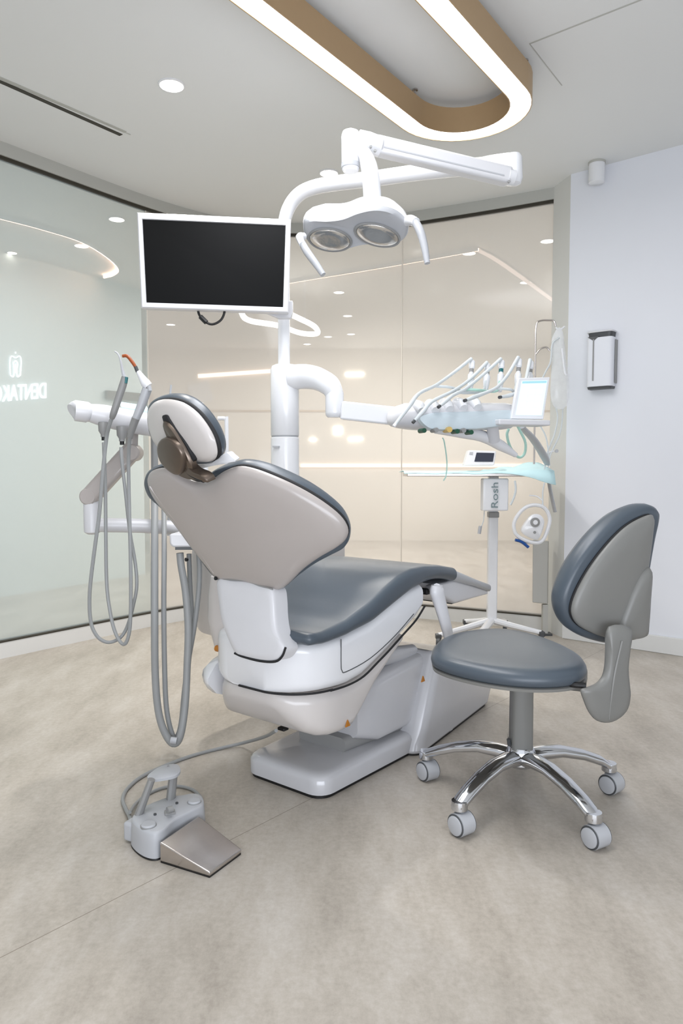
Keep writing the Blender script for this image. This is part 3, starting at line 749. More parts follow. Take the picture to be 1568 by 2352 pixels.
MB().lathe(t0, t1 - t0, [(.012, -.003), (.026, .004), (.0305, .018), (.0305, .104), (.028, .108), (.028, .126), (.024, .132)], 22).build('swivel_housing', 'white', ol)
MB().lathe(t0 + (t1 - t0).normalized() * .106, t1 - t0, [(.0312, 0), (.0312, .014)], 22).build('swivel_ring', 'lgrey', ol)
MB().tube([W(815, 335, 2.43), W(836, 352, 2.42), W(846, 378, 2.41), W(852, 415, 2.41), W(856, 470, 2.43)], [.016, .022, .027, .029, .03], 16, 5, flat=.75, up=(0, -1, 0)).build('lamp_stem', 'white', ol)
# head
fn = V((-.06, -.52, -.85)).normalized(); fc = W(815, 530, 2.40); fh = plane_hit(fc, fn)
FACE = [(698, 516), (712, 508), (745, 509), (785, 504), (822, 490), (860, 482), (895, 486), (920, 500), (934, 520), (932, 546), (912, 562), (872, 563), (830, 566), (795, 575), (757, 581), (722, 573), (702, 550)]
MB().pad(FACE, fh, [(0, -.006), (.8, -.006), (.94, -.002), (1.0, -.010), (1.02, -.02), (1, -.03), (0, -.03)], 4).build('head_face', 'lgrey', ol, angle=60)
mb = MB(); p2 = spline([V((a, b, 0)) for a, b in FACE], 4, True); cc2 = V((816, 530, 0)); rings = []
for k, d in ((1.02, -.016), (1.03, -.03), (1.0, -.05), (.9, -.075), (.7, -.098), (.4, -.112), (.08, -.116)):
    rings.append([fh(*(cc2 + (q - cc2) * k)[:2])[0] + fn * d for q in p2])
mb.loft(rings).build('head_cover', 'white', ol, angle=70)
for ex, ey, rx, ry, tl in ((757, 552, 51, 26, 8), (866, 541, 54, 25, 14)):
    el = [(ex + rx * cos(q) * cos(radians(tl)) - ry * sin(q) * sin(radians(tl)), ey + rx * cos(q) * sin(radians(tl)) + ry * sin(q) * cos(radians(tl))) for q in [2 * pi * j / 16 for j in range(16)]]
    MB().pad(el, fh, [(0, -.001), (.5, -.0015), (.9, -.002), (.94, .002), (1, .0015), (1.03, -.004)], 2).build('lamp_rim', 'grey', ol)
    MB().pad([(ex + (a - ex) * .9, ey + (b - ey) * .9) for a, b in el], fh, [(0, .001), (.5, .0035), (.9, .003), (1, .0)], 2).build('lamp_lens', 'lens', ol)
MB().tube([W(697, 543, 2.36), W(688, 545, 2.34), W(694, 562, 2.31)], [.012, .013, .010], 12, 4).build('handle_mount', 'white', ol)
MB().tube([W(692, 556, 2.32), W(706, 580, 2.30), W(725, 606, 2.29), W(742, 631, 2.28)], [.011, .012, .011, .009], 12, 4).build('lamp_handle', 'lgrey', ol)
MB().tube([W(925, 510, 2.40), W(942, 506, 2.36), W(955, 510, 2.33)], [.017, .017, .014], 12, 4).build('handle_mount', 'white', ol)
MB().tube([W(950, 505, 2.34), W(964, 530, 2.32), W(974, 565, 2.31), W(981, 605, 2.30)], [.013, .0135, .012, .009], 12, 4).build('lamp_handle', 'lgrey', ol)

# ---- monitor
mo = thing('monitor', 'flat black screen in a white frame mounted on the unit pole', 'monitor', W(500, 720, 2.95))
q0, q1, q2, q3 = W(315, 489, 2.90), W(668, 505, 2.97), W(662, 719, 2.97), W(325, 708, 2.90)
xd = ((q1 - q0) + (q2 - q3)).normalized(); c_ = (q0 + q1 + q2 + q3) / 4
yd = ((q0 - q3) + (q1 - q2)).normalized(); nd = xd.cross(yd).normalized()
if nd.y > 0: nd = -nd
def inset(l, r, t, b, off):
    return [q0 + xd * l - yd * t + nd * off, q1 - xd * r - yd * t + nd * off, q2 - xd * r + yd * b + nd * off, q3 + xd * l + yd * b + nd * off]
o4 = [inset(0, 0, 0, 0, -.03), inset(0, 0, 0, 0, .004), inset(.004, .004, .004, .004, .009), inset(.019, .021, .024, .021, .009), inset(.0205, .0225, .0255, .0225, .002)]
MB().loft(o4, False).build('frame', 'white2', mo, angle=30)
MB().loft([inset(0, 0, 0, 0, -.031), inset(.03, .03, .03, .03, -.05)]).build('back_cover', 'white2', mo)
MB().add(inset(.0205, .0225, .0255, .0225, .003), [[0, 1, 2, 3]]).build('screen', 'screen', mo, flat=True)
MB().prism([W(605, 716, 2.985), W(640, 731, 3.03), W(668, 731, 3.04), W(672, 716, 3.03), W(672, 690, 3.03), W(605, 690, 2.985)], V((0, .03, 0))).build('mount_bracket', 'white2', mo, bevel=.004)
MB().tube([W(453, 700, 2.95), W(457, 722, 2.95), W(470, 738, 2.95), W(487, 745, 2.95), W(505, 737, 2.95), W(514, 722, 2.95), W(517, 700, 2.95)], .005, 8).build('cable', 'black', mo)
MB().tube([W(460, 727, 2.95), W(474, 741, 2.95)], .010, 8).build('cable_plug', 'black', mo)

# ---- delivery arm and instrument table
it = thing('instrument_table', 'white swinging instrument table on a curved arm from the column', 'dental unit', V((cx, cy, zt - .15)))
MB().lathe(V((cx, cy, 0)), Z, [(R_ - .002, zs1 + .0035), (R_, zs1 + .006), (R_, zt - .02), (R_ - .006, zt - .006), (R_ - .02, zt)], 28).build('upper_column', 'white', it)
MB().tube([W(668, 867, 3.08), W(700, 865, 3.06), W(732, 871, 3.02), W(758, 887, 2.98), W(768, 908, 2.97)], [.054, .052, .048, .044, .036], 18, 5, flat=1.0).build('swing_arm', 'white', it)
MB().lathe(W(768, 958, 2.97) - Z * .002, Z, [(.028, 0), (.036, .008), (.038, .02), (.038, .1), (.03, .125), (.015, .13)], 22).build('arm_joint', 'white', it)
b0, b1 = W(785, 943, 2.96), W(960, 962, 2.90)
bd = (b1 - b0).normalized(); bn_ = V((-bd.y, bd.x, 0)).normalized(); bu_ = bd.cross(bn_) * (-1)
MB().box((b0 + b1) / 2, (bd, bn_, bd.cross(bn_)), ((b1 - b0).length / 2, .03, .037)).build('arm_beam', 'white', it, bevel=.008)
T0, T1 = W(925, 948, 2.72), W(1200, 938, 2.86)
tx = (T1 - T0); TL = tx.length; tx.normalize(); tx = V((tx.x, tx.y, 0)).normalized(); ty = V((-tx.y, tx.x, 0))
prof = [(0, -.022), (-.004, .012), (.01, .03), (.05, .045), (.2, .058), (.235, .05), (.245, .02), (.22, -.03), (.15, -.058), (.07, -.06), (.02, -.045)]
def tring(t, k, dz=0, sh=0):
    b = T0 + tx * (TL * t)
    return [b + ty * (.12 + (a - .12) * k + sh) + Z * (h * k + dz) for a, h in prof]
MB().loft([tring(-.02, .25, -.02), tring(-.0, .5, -.014), tring(.06, .75, -.006), tring(.16, .95), tring(.3, 1), tring(.9, 1, .008), tring(.98, .9, .008), tring(1.0, .7, .008)]).build('table_body', 'white2', it, angle=45)
for k in range(5):
    x = 968 + k * 32; p = W(x, 938 - k * 2, 2.735 + k * .016)
    MB().tube([p + ty * .06 + Z * .016, p + ty * .02 + Z * .008, p - ty * .004 - Z * .010], [.022, .022, .016], 12, 4).build('holder_cradle', 'white', it)
for x, y, m in ((972, 986, 'green'), (1000, 985, 'grey'), (1030, 984, 'yellow'), (1048, 988, 'green'), (1063, 986, 'grey'), (1080, 990, 'green')):
    p = W(x, y + 3, 2.70 + (x - 960) * .0005)
    MB().lathe(p - ty * .01, ty, [(.009 if m != 'yellow' else .011, 0), (.009 if m != 'yellow' else .011, .045)], 12).build('control_knob', m, it)
MB().pad([(964, 958), (1000, 948), (1060, 946), (1120, 944), (1180, 944), (1180, 970), (1112, 983), (1060, 986), (1000, 986), (978, 978)], plane_hit(T0 + ty * -.008, (ty - Z * .25)), [(0, -.004), (.9, -.004), (1, -.001), (1, .02), (0, .02)], 3).build('front_panel', 'pblue', it)
# lower support under the table, curving down to the right
MB().tube([W(1000, 985, 2.86), W(1060, 993, 2.90), W(1110, 1003, 2.93), W(1150, 1024, 2.96), W(1185, 1046, 2.98)], [.024, .03, .03, .027, .012], 14, 5, flat=.8).build('table_handle', 'white', it)
# control panel
p0_, p1_, p2_, p3_ = W(1191, 868, 2.84), W(1263, 866, 2.88), W(1248, 963, 2.86), W(1173, 962, 2.82)
pn = (p1_ - p0_).cross(p3_ - p0_).normalized()
if pn.y > 0: pn = -pn
def quad(l, r, t, b, off):
    def bl(s, u): return (p0_ * (1 - s) + p1_ * s) * (1 - u) + (p3_ * (1 - s) + p2_ * s) * u + pn * off
    return [bl(l, t), bl(1 - r, t), bl(1 - r, 1 - b), bl(l, 1 - b)]
MB().loft([quad(0, 0, 0, 0, -.016), quad(0, 0, 0, 0, 0)]).build('panel_frame', 'white', it, bevel=.003)
MB().add(quad(.11, .08, .08, .09, .0012), [[0, 1, 2, 3]]).build('panel_screen', 'ui', it, flat=True)
MB().add(quad(.13, .1, .09, .86, .002), [[0, 1, 2, 3]]).build('panel_bar', 'ui3', it, flat=True)
for i in range(3):
    for j in range(3):
        MB().add(quad(.2 + .22 * j, .64 - .22 * j, .30 + .15 * i, .60 - .15 * i, .002), [[0, 1, 2, 3]]).build('panel_icon', 'ui2', it, flat=True)
MB().add(quad(.16, .12, .78, .12, .002), [[0, 1, 2, 3]]).build('panel_bar', 'ui2', it, flat=True)
a, b = W(1130, 971, 2.83), W(1250, 973, 2.88)
MB().box((a + b) / 2, (tx, ty, Z), ((b - a).length / 2, .05, .011)).build('panel_shelf', 'white2', it, bevel=.005)
MB().tube([W(1130, 976, 2.88), W(1134, 1012, 2.92)], .024, 12).build('shelf_post', 'white2', it)
# instruments in their cradles
ins = [('straight', [(1082, 824), (1040, 857), (1000, 885), (962, 904), (940, 932), (908, 974)], [3.0, 2.93, 2.84, 2.74, 2.69, 2.66], 'leftmost white instrument lever whose tip hangs lowest at the table end'),
       ('angled', [(1118, 832), (1078, 872), (1040, 898), (992, 922), (972, 944), (952, 966)], [3.0, 2.93, 2.84, 2.74, 2.71, 2.69], 'second white instrument lever with a grey tip over the table edge'),
       ('angled', [(1150, 824), (1112, 858), (1070, 892), (1040, 908), (1022, 922), (1010, 932)], [3.0, 2.93, 2.86, 2.78, 2.74, 2.72], 'middle white instrument lever with a black tip'),
       ('angled', [(1190, 820), (1165, 862), (1140, 890), (1110, 904), (1088, 912), (1070, 919)], [3.0, 2.95, 2.88, 2.82, 2.78, 2.75], 'steep white instrument lever with a black tip beside the control panel'),
       ('angled', [(1217, 826), (1212, 850), (1205, 880), (1190, 900), (1170, 908), (1150, 912)], [3.02, 2.98, 2.95, 2.92, 2.9, 2.86], 'short white instrument standing behind the control panel')]
for i, (k, px, Ys, lab) in enumerate(ins):
    P = [W(x, y, Y - (.045 if q_ > 1 else 0)) for q_, ((x, y), Y) in enumerate(zip(px, Ys))]
    h = thing('dental_handpiece', lab, 'handpiece', P[3], 'instruments on the table')
    MB().tube(P, [.0075, .007, .0065, .007, .0085, .006], 10, 5).build('hose_lever', 'whose', h)
    MB().tube([P[-1], P[-1] + (P[-1] - P[-2]).normalized() * .012], .0065, 8).build('tip', 'dgrey' if i else 'white', h)
    x, y = px[0]; yb = 884
    s_a, s_b = W(x + 2, y + 4, Ys[0] + .01), W(x - 2, yb, Ys[0] - .03)
    L_ = (s_b - s_a).length
    MB().lathe(s_a, s_b - s_a, [(.008, 0), (.0125, .006), (.0125, L_ * .3), (.009, L_ * .33), (.009, L_ * .55), (.014, L_ * .6), (.014, L_ * .85), (.009, L_ + .03)], 14).build('coupling', 'white', h)
    MB().lathe(s_a, s_b - s_a, [(.0096, L_ * .36), (.0096, L_ * .5)], 14).build('coupling_ring', 'grey' if i != 2 else 'teal', h)
    MB().tube([s_b + Z * .02, s_b + V((-.02, -.03, -.028)), P[2] + V((.06, .03, -.004)), P[2] + V((.0, .012, -.002))], .0055, 8).build('feed_hose', 'mint' if i == 2 else 'whose', h)

# ---- assistant arm on the far side
aa = thing('assistant_arm', 'white jointed assistant arm with instrument holder left of the headrest', 'dental unit', W(400, 1210, 2.62))
MB().tube([W(410, 1213, 2.64), W(330, 1208, 2.60), W(250, 1206, 2.56), W(222, 1206, 2.55)], [.026, .026, .026, .024], 14, 4).build('horizontal_arm', 'white2', aa)
MB().lathe(W(212, 1222, 2.55), Z, [(.016, -.008), (.028, 0), (.029, .02), (.029, .1), (.024, .118)], 18).build('elbow_post', 'white2', aa)
m0, m1 = W(208, 1140, 2.55), W(308, 1030, 2.55)
md = (m1 - m0).normalized(); mn = V((0, 1, 0)); mu = md.cross(mn)
MB().box((m0 + m1) / 2, (md, mn, mu), ((m1 - m0).length / 2 + .01, .028, .032)).build('spring_arm', 'shell', aa, bevel=.014, seg=4)
MB().lathe(W(208, 1140, 2.555) - V((0, .034, 0)), V((0, 1, 0)), [(.026, 0), (.030, .004), (.030, .06), (.026, .066)], 18).build('arm_pivot', 'shell', aa)
MB().lathe(W(306, 1040, 2.555) - V((0, .034, 0)), V((0, 1, 0)), [(.026, 0), (.030, .004), (.030, .06), (.026, .066)], 18).build('arm_pivot', 'shell', aa)
MB().tube([W(302, 1040, 2.55), W(303, 1000, 2.55), W(306, 975, 2.56)], .022, 12, 4).build('holder_neck', 'shell', aa)
hs = [W(166, 944, 2.42), W(172, 943, 2.425), W(200, 947, 2.44), W(206, 948, 2.445), W(240, 955, 2.47), W(300, 968, 2.51), W(360, 978, 2.55)]
MB().tube(hs, [.026, .037, .037, .032, .04, .043, .042], 16, 2, flat=.95).build('instrument_holder', 'white2', aa)
for x, y in ((238, 990), (280, 1000)):
    MB().lathe(W(x, y, 2.45), -Z, [(.018, -.03), (.017, 0), (.010, .012), (.010, .02)], 14).build('hose_socket', 'grey', aa)
    MB().lathe(W(x, y, 2.45) - Z * .012, -Z, [(.0075, 0), (.0075, .02)], 12).build('socket_seal', 'black', aa)
a, b, c, d = W(272, 922, 2.49), W(336, 932, 2.54), W(338, 944, 2.54), W(278, 934, 2.49)
MB().prism([a, b, c, d], V((0, .03, -.012))).build('touch_pad', 'ui', aa)
# small instruments with looping hoses
g = 'small instruments on the assistant holder'
sc1 = thing('scaler_handpiece', 'grey scaler with thin curved metal tip standing left on the holder', 'handpiece', W(262, 945, 2.36), g)
MB().tube([W(287, 866, 2.36), W(282, 885, 2.36), W(262, 945, 2.36), W(257, 960, 2.37)], [.011, .0125, .0115, .0085], 12, 4).build('body', 'grey', sc1)
MB().tube([W(263, 807, 2.36), W(270, 812, 2.36), W(276, 825, 2.36), W(281, 850, 2.36), W(286, 868, 2.36)], [.0022, .0026, .003, .005, .007], 8, 4).build('tip', 'lgrey', sc1)
MB().tube([W(290, 866, 2.355), W(288, 880, 2.355)], .006, 8).build('button', 'teal', sc1)
MB().tube([W(258, 957, 2.37), W(250, 980, 2.38), W(244, 1010, 2.40), W(236, 1085, 2.40), W(228, 1180, 2.40), W(216, 1270, 2.40), W(206, 1360, 2.40), W(208, 1425, 2.40), W(222, 1460, 2.40), W(245, 1475, 2.41), W(268, 1470, 2.43), W(284, 1455, 2.44), W(296, 1428, 2.44), W(306, 1390, 2.44), W(314, 1345, 2.44), W(310, 1290, 2.44), W(298, 1220, 2.44), W(288, 1130, 2.44), W(280, 1060, 2.44), W(278, 1028, 2.448)], .0062, 8, 5).build('hose', 'hose', sc1)
sc2 = thing('air_water_syringe', 'grey syringe with white head and orange curved tip beside the headrest', 'handpiece', W(310, 960, 2.34), g)
MB().tube([W(338, 893, 2.34), W(325, 930, 2.34), W(312, 962, 2.34), W(303, 985, 2.35), W(298, 1005, 2.36)], [.016, .015, .0125, .0115, .009], 12, 4).build('body', 'lgrey', sc2)
MB().tube([W(317, 853, 2.34), W(325, 866, 2.34), W(334, 880, 2.34), W(341, 888, 2.34)], [.007, .011, .016, .015], 12, 4).build('head', 'white', sc2)
MB().tube([W(312, 960, 2.335), W(303, 986, 2.345), W(298, 1005, 2.355)], [.0132, .0122, .0098], 12, 3).build('grip', 'grey', sc2)
MB().tube([W(281, 818, 2.34), W(292, 818, 2.34), W(304, 832, 2.34), W(313, 846, 2.34)], [.005, .0056, .0056, .005], 10, 4).build('tip', 'orange', sc2)
MB().tube([W(311, 842, 2.34), W(316, 855, 2.34)], .006, 8).build('tip_collar', 'dgrey', sc2)
MB().tube([W(342, 886, 2.33), W(344, 898, 2.33)], .007, 8).build('button', 'lgrey', sc2)
MB().tube([W(298, 1003, 2.36), W(295, 1060, 2.39), W(297, 1180, 2.40), W(300, 1300, 2.40), W(300, 1400, 2.40), W(297, 1450, 2.40), W(288, 1478, 2.40), W(276, 1474, 2.41), W(262, 1445, 2.42), W(252, 1400, 2.43), W(245, 1340, 2.44), W(243, 1230, 2.44), W(242, 1120, 2.44), W(239, 1040, 2.44), W(238, 1017, 2.448)], .0062, 8, 5).build('hose', 'hose', sc2)
# large suction hoses
g = 'large suction hoses'
def suction(lab, px, r, Y0):
    h = thing('suction_hose', lab, 'hose', W(px[0][0], px[0][1], Y0), g)
    pts = [W(x, y, Y0 + dy) for x, y, dy in px]
    MB().tube(pts, r, 12, 5).build('hose', 'hose', h)
    return h
h1 = suction('thicker outer suction hose hanging in a long loop below the headrest', [(354, 990, .2), (355, 1060, .2), (355, 1130, .19), (355, 1230, .06), (355, 1400, 0), (356, 1540, 0), (363, 1630, 0), (378, 1682, 0), (398, 1708, .0), (414, 1690, .0), (425, 1620, .02), (430, 1520, .04), (432, 1440, .05), (426, 1360, .06), (416, 1300, .06), (413, 1270, .06)], .0128, 2.42)
h2 = suction('thinner inner suction hose of the loop, crossing near the unit body', [(376, 1110, .17), (376, 1150, .16), (377, 1260, .02), (376, 1400, .0), (378, 1540, .0), (382, 1625, .0), (393, 1680, .0), (405, 1697, .0), (416, 1660, .0), (423, 1590, .02), (432, 1520, .04), (446, 1440, .05), (456, 1360, .06), (458, 1310, .06), (456, 1272, .06)], .009, 2.452)
h3 = suction('short inner suction hose hanging from the unit body behind the outer loop', [(434, 1272, .06), (436, 1340, .06), (440, 1420, .05), (434, 1510, .04), (424, 1600, .02), (414, 1672, 0), (400, 1704, .0)], .009, 2.478)
MB().tube([W(392, 1700, 2.405), W(406, 1702, 2.405)], .012, 10).build('hose_clip', 'lgrey', h1)

# ================================================================== OPERATOR STOOL
SC = V((.544, 2.137, 0))
so = thing('operator_stool', 'rolling operator stool with blue-grey seat, back pad and chrome five-arm base', 'stool', SC)
# seat
sh = hplane(.466)
S_PX = [(990, 1496), (994, 1478), (1012, 1462), (1050, 1448), (1110, 1440), (1170, 1441), (1230, 1454), (1290, 1476), (1328, 1496), (1346, 1514), (1346, 1528), (1322, 1540), (1270, 1546), (1200, 1545), (1120, 1536), (1050, 1522), (1006, 1508)]
SCN = (1172, 1488)
MB().pad(S_PX, sh, [(0, -.008), (.5, -.002), (.8, .002), (.9, .001), (.96, -.005), (.99, -.014), (1.0, -.026), (.99, -.036), (.965, -.042), (.9, -.044), (0, -.044)], 5, SCN).build('seat', 'leather', so, angle=80)
MB().pad(S_PX, sh, [(0, -.043), (.95, -.043), (.985, -.046), (.975, -.054), (.9, -.058), (0, -.058)], 5, SCN).build('seat_pan', 'sgrey', so, angle=50)
# column and hub
def colr(w_, z): return [SC + V((w_ * sx, w_ * sy, z)) for sx, sy in ((1, .75), (.75, 1), (-.75, 1), (-1, .75), (-1, -.75), (-.75, -1), (.75, -1), (1, -.75))]
MB().loft([colr(.031, .158), colr(.030, .405)]).build('column', 'sgrey', so, angle=60)
MB().box(SC + V((.07, -.06, .397)), (V((.93, -.36, 0)), V((.36, .93, 0)), Z), (.10, .06, .022)).build('tilt_mechanism', 'sgrey', so, bevel=.01)
MB().lathe(SC, Z, [(.036, .105), (.045, .115), (.045, .15), (.036, .165)], 22).build('hub', 'chrome', so)
MB().tube([SC + V((-.036, -.01, .17)), SC + V((-.04, -.012, .19))], .006, 8).build('lock_pin', 'dgrey', so)
for k, (cxp, cyp) in enumerate(((.275, 2.282), (.325, 1.93), (.671, 1.864), (.832, 2.185), (.596, 2.433))):
    e = V((cxp, cyp, 0)); d = (e - SC); L_ = d.length; d.normalize(); nrm_ = V((-d.y, d.x, 0))
    mb = MB(); rings = []
    for t, z, w_, h_ in ((.025, .132, .030, .024), (.07, .140, .030, .020), (.13, .140, .028, .017), (.2, .125, .026, .016), (.26, .103, .025, .016), (L_ - .008, .087, .024, .014), (L_ + .016, .078, .018, .009)):
        c_ = SC + d * t + Z * z; rings.append([c_ + nrm_ * (w_ * cos(q)) + Z * (h_ * (abs(sin(q)) ** .8) * (1 if sin(q) > 0 else -1)) for q in [2 * pi * j / 14 for j in range(14)]])
    leg = mb.loft(rings).build('leg', 'chrome', so)
    MB().lathe(e + Z * .092, -Z, [(.022, 0), (.023, .004), (.023, .024), (.018, .028)], 16).build('leg_end', 'chrome', leg)
    # caster: hood, two wheels, tyres
    ang = (3.7, 3.75, 3.65, 3.8, 3.6)[k]; ax_ = V((cos(ang), sin(ang), 0)); fw = V((-ax_.y, ax_.x, 0)); wc = e + Z * .031 + fw * .010
    cast = MB().tube([e + Z * .066, e + Z * .05 + fw * .004], [.014, .016], 12).build('caster', 'lgrey', so)
    mb = MB(); rr = [2 * pi * j / 22 for j in range(22)]
    MB().lathe(wc - ax_ * .025, ax_, [(.024, 0), (.032, .003), (.032, .047), (.024, .05)], 26).build('hood', 'lgrey', cast)
    for s_ in (-1, 1):
        MB().lathe(wc + ax_ * (s_ * .012), ax_ * s_, [(.0275, .010), (.0312, .0125), (.0285, .0145), (.027, .0140)], 26).build('tyre', 'dgrey', cast)
        MB().lathe(wc + ax_ * (s_ * .012), ax_ * s_, [(.027, .012), (.026, .0165), (.02, .0185), (.0001, .019)], 26).build('wheel_disc', 'lgrey', cast)
# back pad
bf = V((-.40, .9165, 0)); bq = V((.70, 1.95, .7)); bfn = (bf + Z * .10).normalized()
def bsf(P, du):
    e = P - bq; a_ = e.dot(bf); b_ = e.dot(V((bf.y, -bf.x, 0))); return a_ + (P.z - .7) * .10 - (.5 if b_ < 0 else .12) * b_ * b_ - du
def bph(du=0.):
    def h(x, y):
        d = ray(x, y); lo, hi = 1.5, 2.4; f0 = bsf(CAM + d * lo, du)
        for _ in range(44):
            m = (lo + hi) / 2
            if (bsf(CAM + d * m, du) < 0) == (f0 < 0): lo = m
            else: hi = m
        P = CAM + d * lo; e = 1e-4; c0 = bsf(P, du)
        g_ = V((bsf(P + V((e, 0, 0)), du) - c0, bsf(P + V((0, e, 0)), du) - c0, bsf(P + V((0, 0, e)), du) - c0)).normalized()
        return P, g_
    return h
BP = [(1501, 1184), (1500, 1220), (1494, 1270), (1487, 1320), (1482, 1380), (1479, 1440), (1468, 1466), (1440, 1472), (1404, 1468), (1364, 1456), (1330, 1438), (1314, 1414), (1316, 1384), (1334, 1342), (1362, 1296), (1398, 1250), (1436, 1212), (1472, 1190)]
BPC = (1412, 1345)
MB().pad(BP, bph(), [(0, -.014), (.6, -.013), (.9, -.009), (.97, -.004), (1, .003), (.98, .008), (0, .008)], 4, BPC).build('back_shell', 'sgrey', so, angle=70)
BP2 = [(1497, 1188), (1496, 1167), (1476, 1156), (1442, 1162), (1400, 1184), (1350, 1232), (1306, 1290), (1280, 1345), (1273, 1385), (1283, 1420), (1306, 1446), (1342, 1464), (1384, 1473), (1416, 1464), (1450, 1430), (1466, 1370), (1476, 1300), (1488, 1230)]
MB().pad(BP, bph(), [(0, .004), (.95, .006), (.985, .008), (1.004, .012), (.98, .018), (0, .018)], 4, BPC).build('back_seam', 'seam', so, angle=70)
MB().pad(BP2, bph(.05), [(0, -.034), (.9, -.034), (.96, -.030), (.99, -.020), (1.0, -.004), (.99, .014), (.96, .026), (.9, .032), (.5, .03), (0, .03)], 4, (1395, 1330)).build('back_cushion', 'leather', so, angle=80)
RB = [(1487, 1305), (1484, 1370), (1480, 1430), (1474, 1460), (1440, 1466), (1408, 1462), (1412, 1440), (1426, 1400), (1446, 1350), (1468, 1312)]
MB().pad(RB, bph(), [(0, -.026), (.7, -.025), (.93, -.02), (1, -.010), (1, -.004)], 4).build('back_rib', 'sgrey', so, angle=60)
bh2 = plane_hit(SC - bf * .285, bf)
BAR = [(1400, 1440), (1448, 1440), (1446, 1480), (1441, 1530), (1444, 1570), (1446, 1596), (1440, 1628), (1422, 1650), (1398, 1660), (1372, 1656), (1354, 1636), (1342, 1608), (1336, 1586), (1350, 1580), (1372, 1570), (1388, 1550), (1394, 1520), (1396, 1480)]
MB().pad(BAR, bh2, [(0, -.012), (.7, -.012), (.93, -.008), (1, .0), (1, .006), (.9, .012), (0, .012)], 3, (1402, 1585)).build('back_bracket', 'sgrey', so, angle=60)
MB().tube([bh2(1420, 1470)[0] - bf * .013, bh2(1404, 1540)[0] - bf * .013, bh2(1396, 1600)[0] - bf * .012, bh2(1392, 1650)[0] - bf * .01], [.0035, .0045, .004, .002], 8, 4).build('bracket_ridge', 'sgrey', so)
MB().tube([bh2(1352, 1578)[0] + bf * .012, bh2(1335, 1580)[0] + bf * .03, bh2(1328, 1583)[0] + bf * .06], .008, 10).build('back_lever', 'black', so)

# ================================================================== FOOT CONTROL
fc_ = thing('foot_control', 'grey foot control with carrying bow and steel pedal on the floor', 'foot control', WZ(390, 1930, 0))
TZ = .074; th_ = hplane(TZ)
T_PX = [(302, 1880), (314, 1896), (334, 1908), (356, 1912), (376, 1904), (400, 1882), (430, 1866), (458, 1852), (468, 1842), (464, 1826), (446, 1820), (420, 1824), (390, 1828), (360, 1838), (332, 1850), (310, 1866)]
MB().pad(T_PX, th_, [(0, 0), (.92, 0), (.98, -.002), (1.0, -.007), (1.02, -.03), (1.03, -TZ + .006), (1.0, -TZ + .004), (0, -TZ + .004)], 4).build('housing', 'lgrey', fc_, angle=50)
MB().pad(T_PX, th_, [(0, -TZ + .006), (1.02, -TZ + .006), (1.03, -TZ + .001), (1.0, -TZ), (0, -TZ)], 4).build('rubber_base', 'black', fc_)
pa, pb, pc_, pd = WZ(368, 1936, .052), WZ(456, 1876, .056), WZ(553, 1951, .014), WZ(481, 2004, .014)
pv = [pa, pb, pc_, pd]; gnd = [V((p.x, p.y, .004)) for p in pv]
MB().loft([gnd, [p - Z * .003 for p in pv]]).build('pedal_wedge', 'steel', fc_)
MB().loft([[V((p.x, p.y, 0)) for p in gnd], [V((p.x, p.y, .006)) for p in gnd]]).build('pedal_gasket', 'black', fc_)
cen = (pa + pb + pc_ + pd) / 4
MB().loft([[cen + (p - cen) * 1.015 - Z * .003 for p in pv], [cen + (p - cen) * 1.02 for p in pv], [cen + (p - cen) * .985 + Z * .0015 for p in pv]]).build('pedal_plate', 'steel', fc_, bevel=.002)
for x, y, rr_ in ((341, 1896, .019), (446, 1842, .018)):
    p = WZ(x, y, TZ); MB().lathe(p - Z * .002, Z, [(rr_, 0), (rr_, .005), (rr_ * .85, .008)], 20).build('button', 'lgrey', fc_)
    MB().lathe(p - Z * .002, Z, [(rr_ + .002, 0), (rr_ + .002, .003)], 20).build('button_ring', 'grey', fc_)
p = WZ(390, 1868, TZ); MB().box(p + Z * .002, (V((1, .35, 0)), V((-.35, 1, 0)), Z), (.014, .012, .004)).build('rocker', 'grey', fc_, bevel=.002)
MB().tube([WZ(384, 1862, TZ + .02), WZ(396, 1858, TZ + .02)], .009, 10).build('joystick_cap', 'grey', fc_)
for x, y in ((356, 1872), (406, 1846)):
    MB().lathe(WZ(x, y, TZ), Z, [(.004, 0), (.004, .004)], 10).build('indicator', 'dgrey', fc_)
f0, f1 = WZ(318, 1868, TZ), WZ(392, 1832, TZ)
ftop0, ftop1 = W(348, 1782, f0.y + .01), W(398, 1768, f1.y + .01)
MB().tube([f0 - Z * .004, ftop0 - Z * .010], [.016, .014], 10, flat=.7).build('bow_leg', 'grey', fc_)
MB().tube([f1 - Z * .004, ftop1 - Z * .010], [.019, .018], 10, flat=.7).build('bow_leg', 'grey', fc_)
BT = [(338, 1782), (346, 1772), (366, 1760), (388, 1754), (406, 1753), (414, 1762), (412, 1772), (400, 1780), (372, 1786), (350, 1788)]
MB().pad(BT, hplane(ftop1.z), [(0, 0), (.9, 0), (1, -.003), (1, -.010), (0, -.010)], 4).build('bow_grip', 'lgrey', fc_)
MB().lathe(WZ(386, 1760, ftop1.z), Z, [(.003, 0), (.003, .002)], 8).build('bow_screw', 'grey', fc_)
MB().box(WZ(304, 1905, .03), (V((1, -.5, 0)), V((.5, 1, 0)), Z), (.016, .02, .026)).build('cable_entry', 'lgrey', fc_, bevel=.008)
cab = [W(634, 1678, 2.17), WZ(608, 1692, .10), WZ(560, 1706, .02), WZ(500, 1720, .006), WZ(440, 1736, .006), WZ(380, 1758, .006), WZ(325, 1784, .006), WZ(292, 1812, .006), WZ(282, 1836, .006), WZ(288, 1856, .008), WZ(296, 1872, .012), WZ(302, 1888, .025)]
MB().tube(cab, .0058, 8, 5).build('cable', 'hose', fc_)
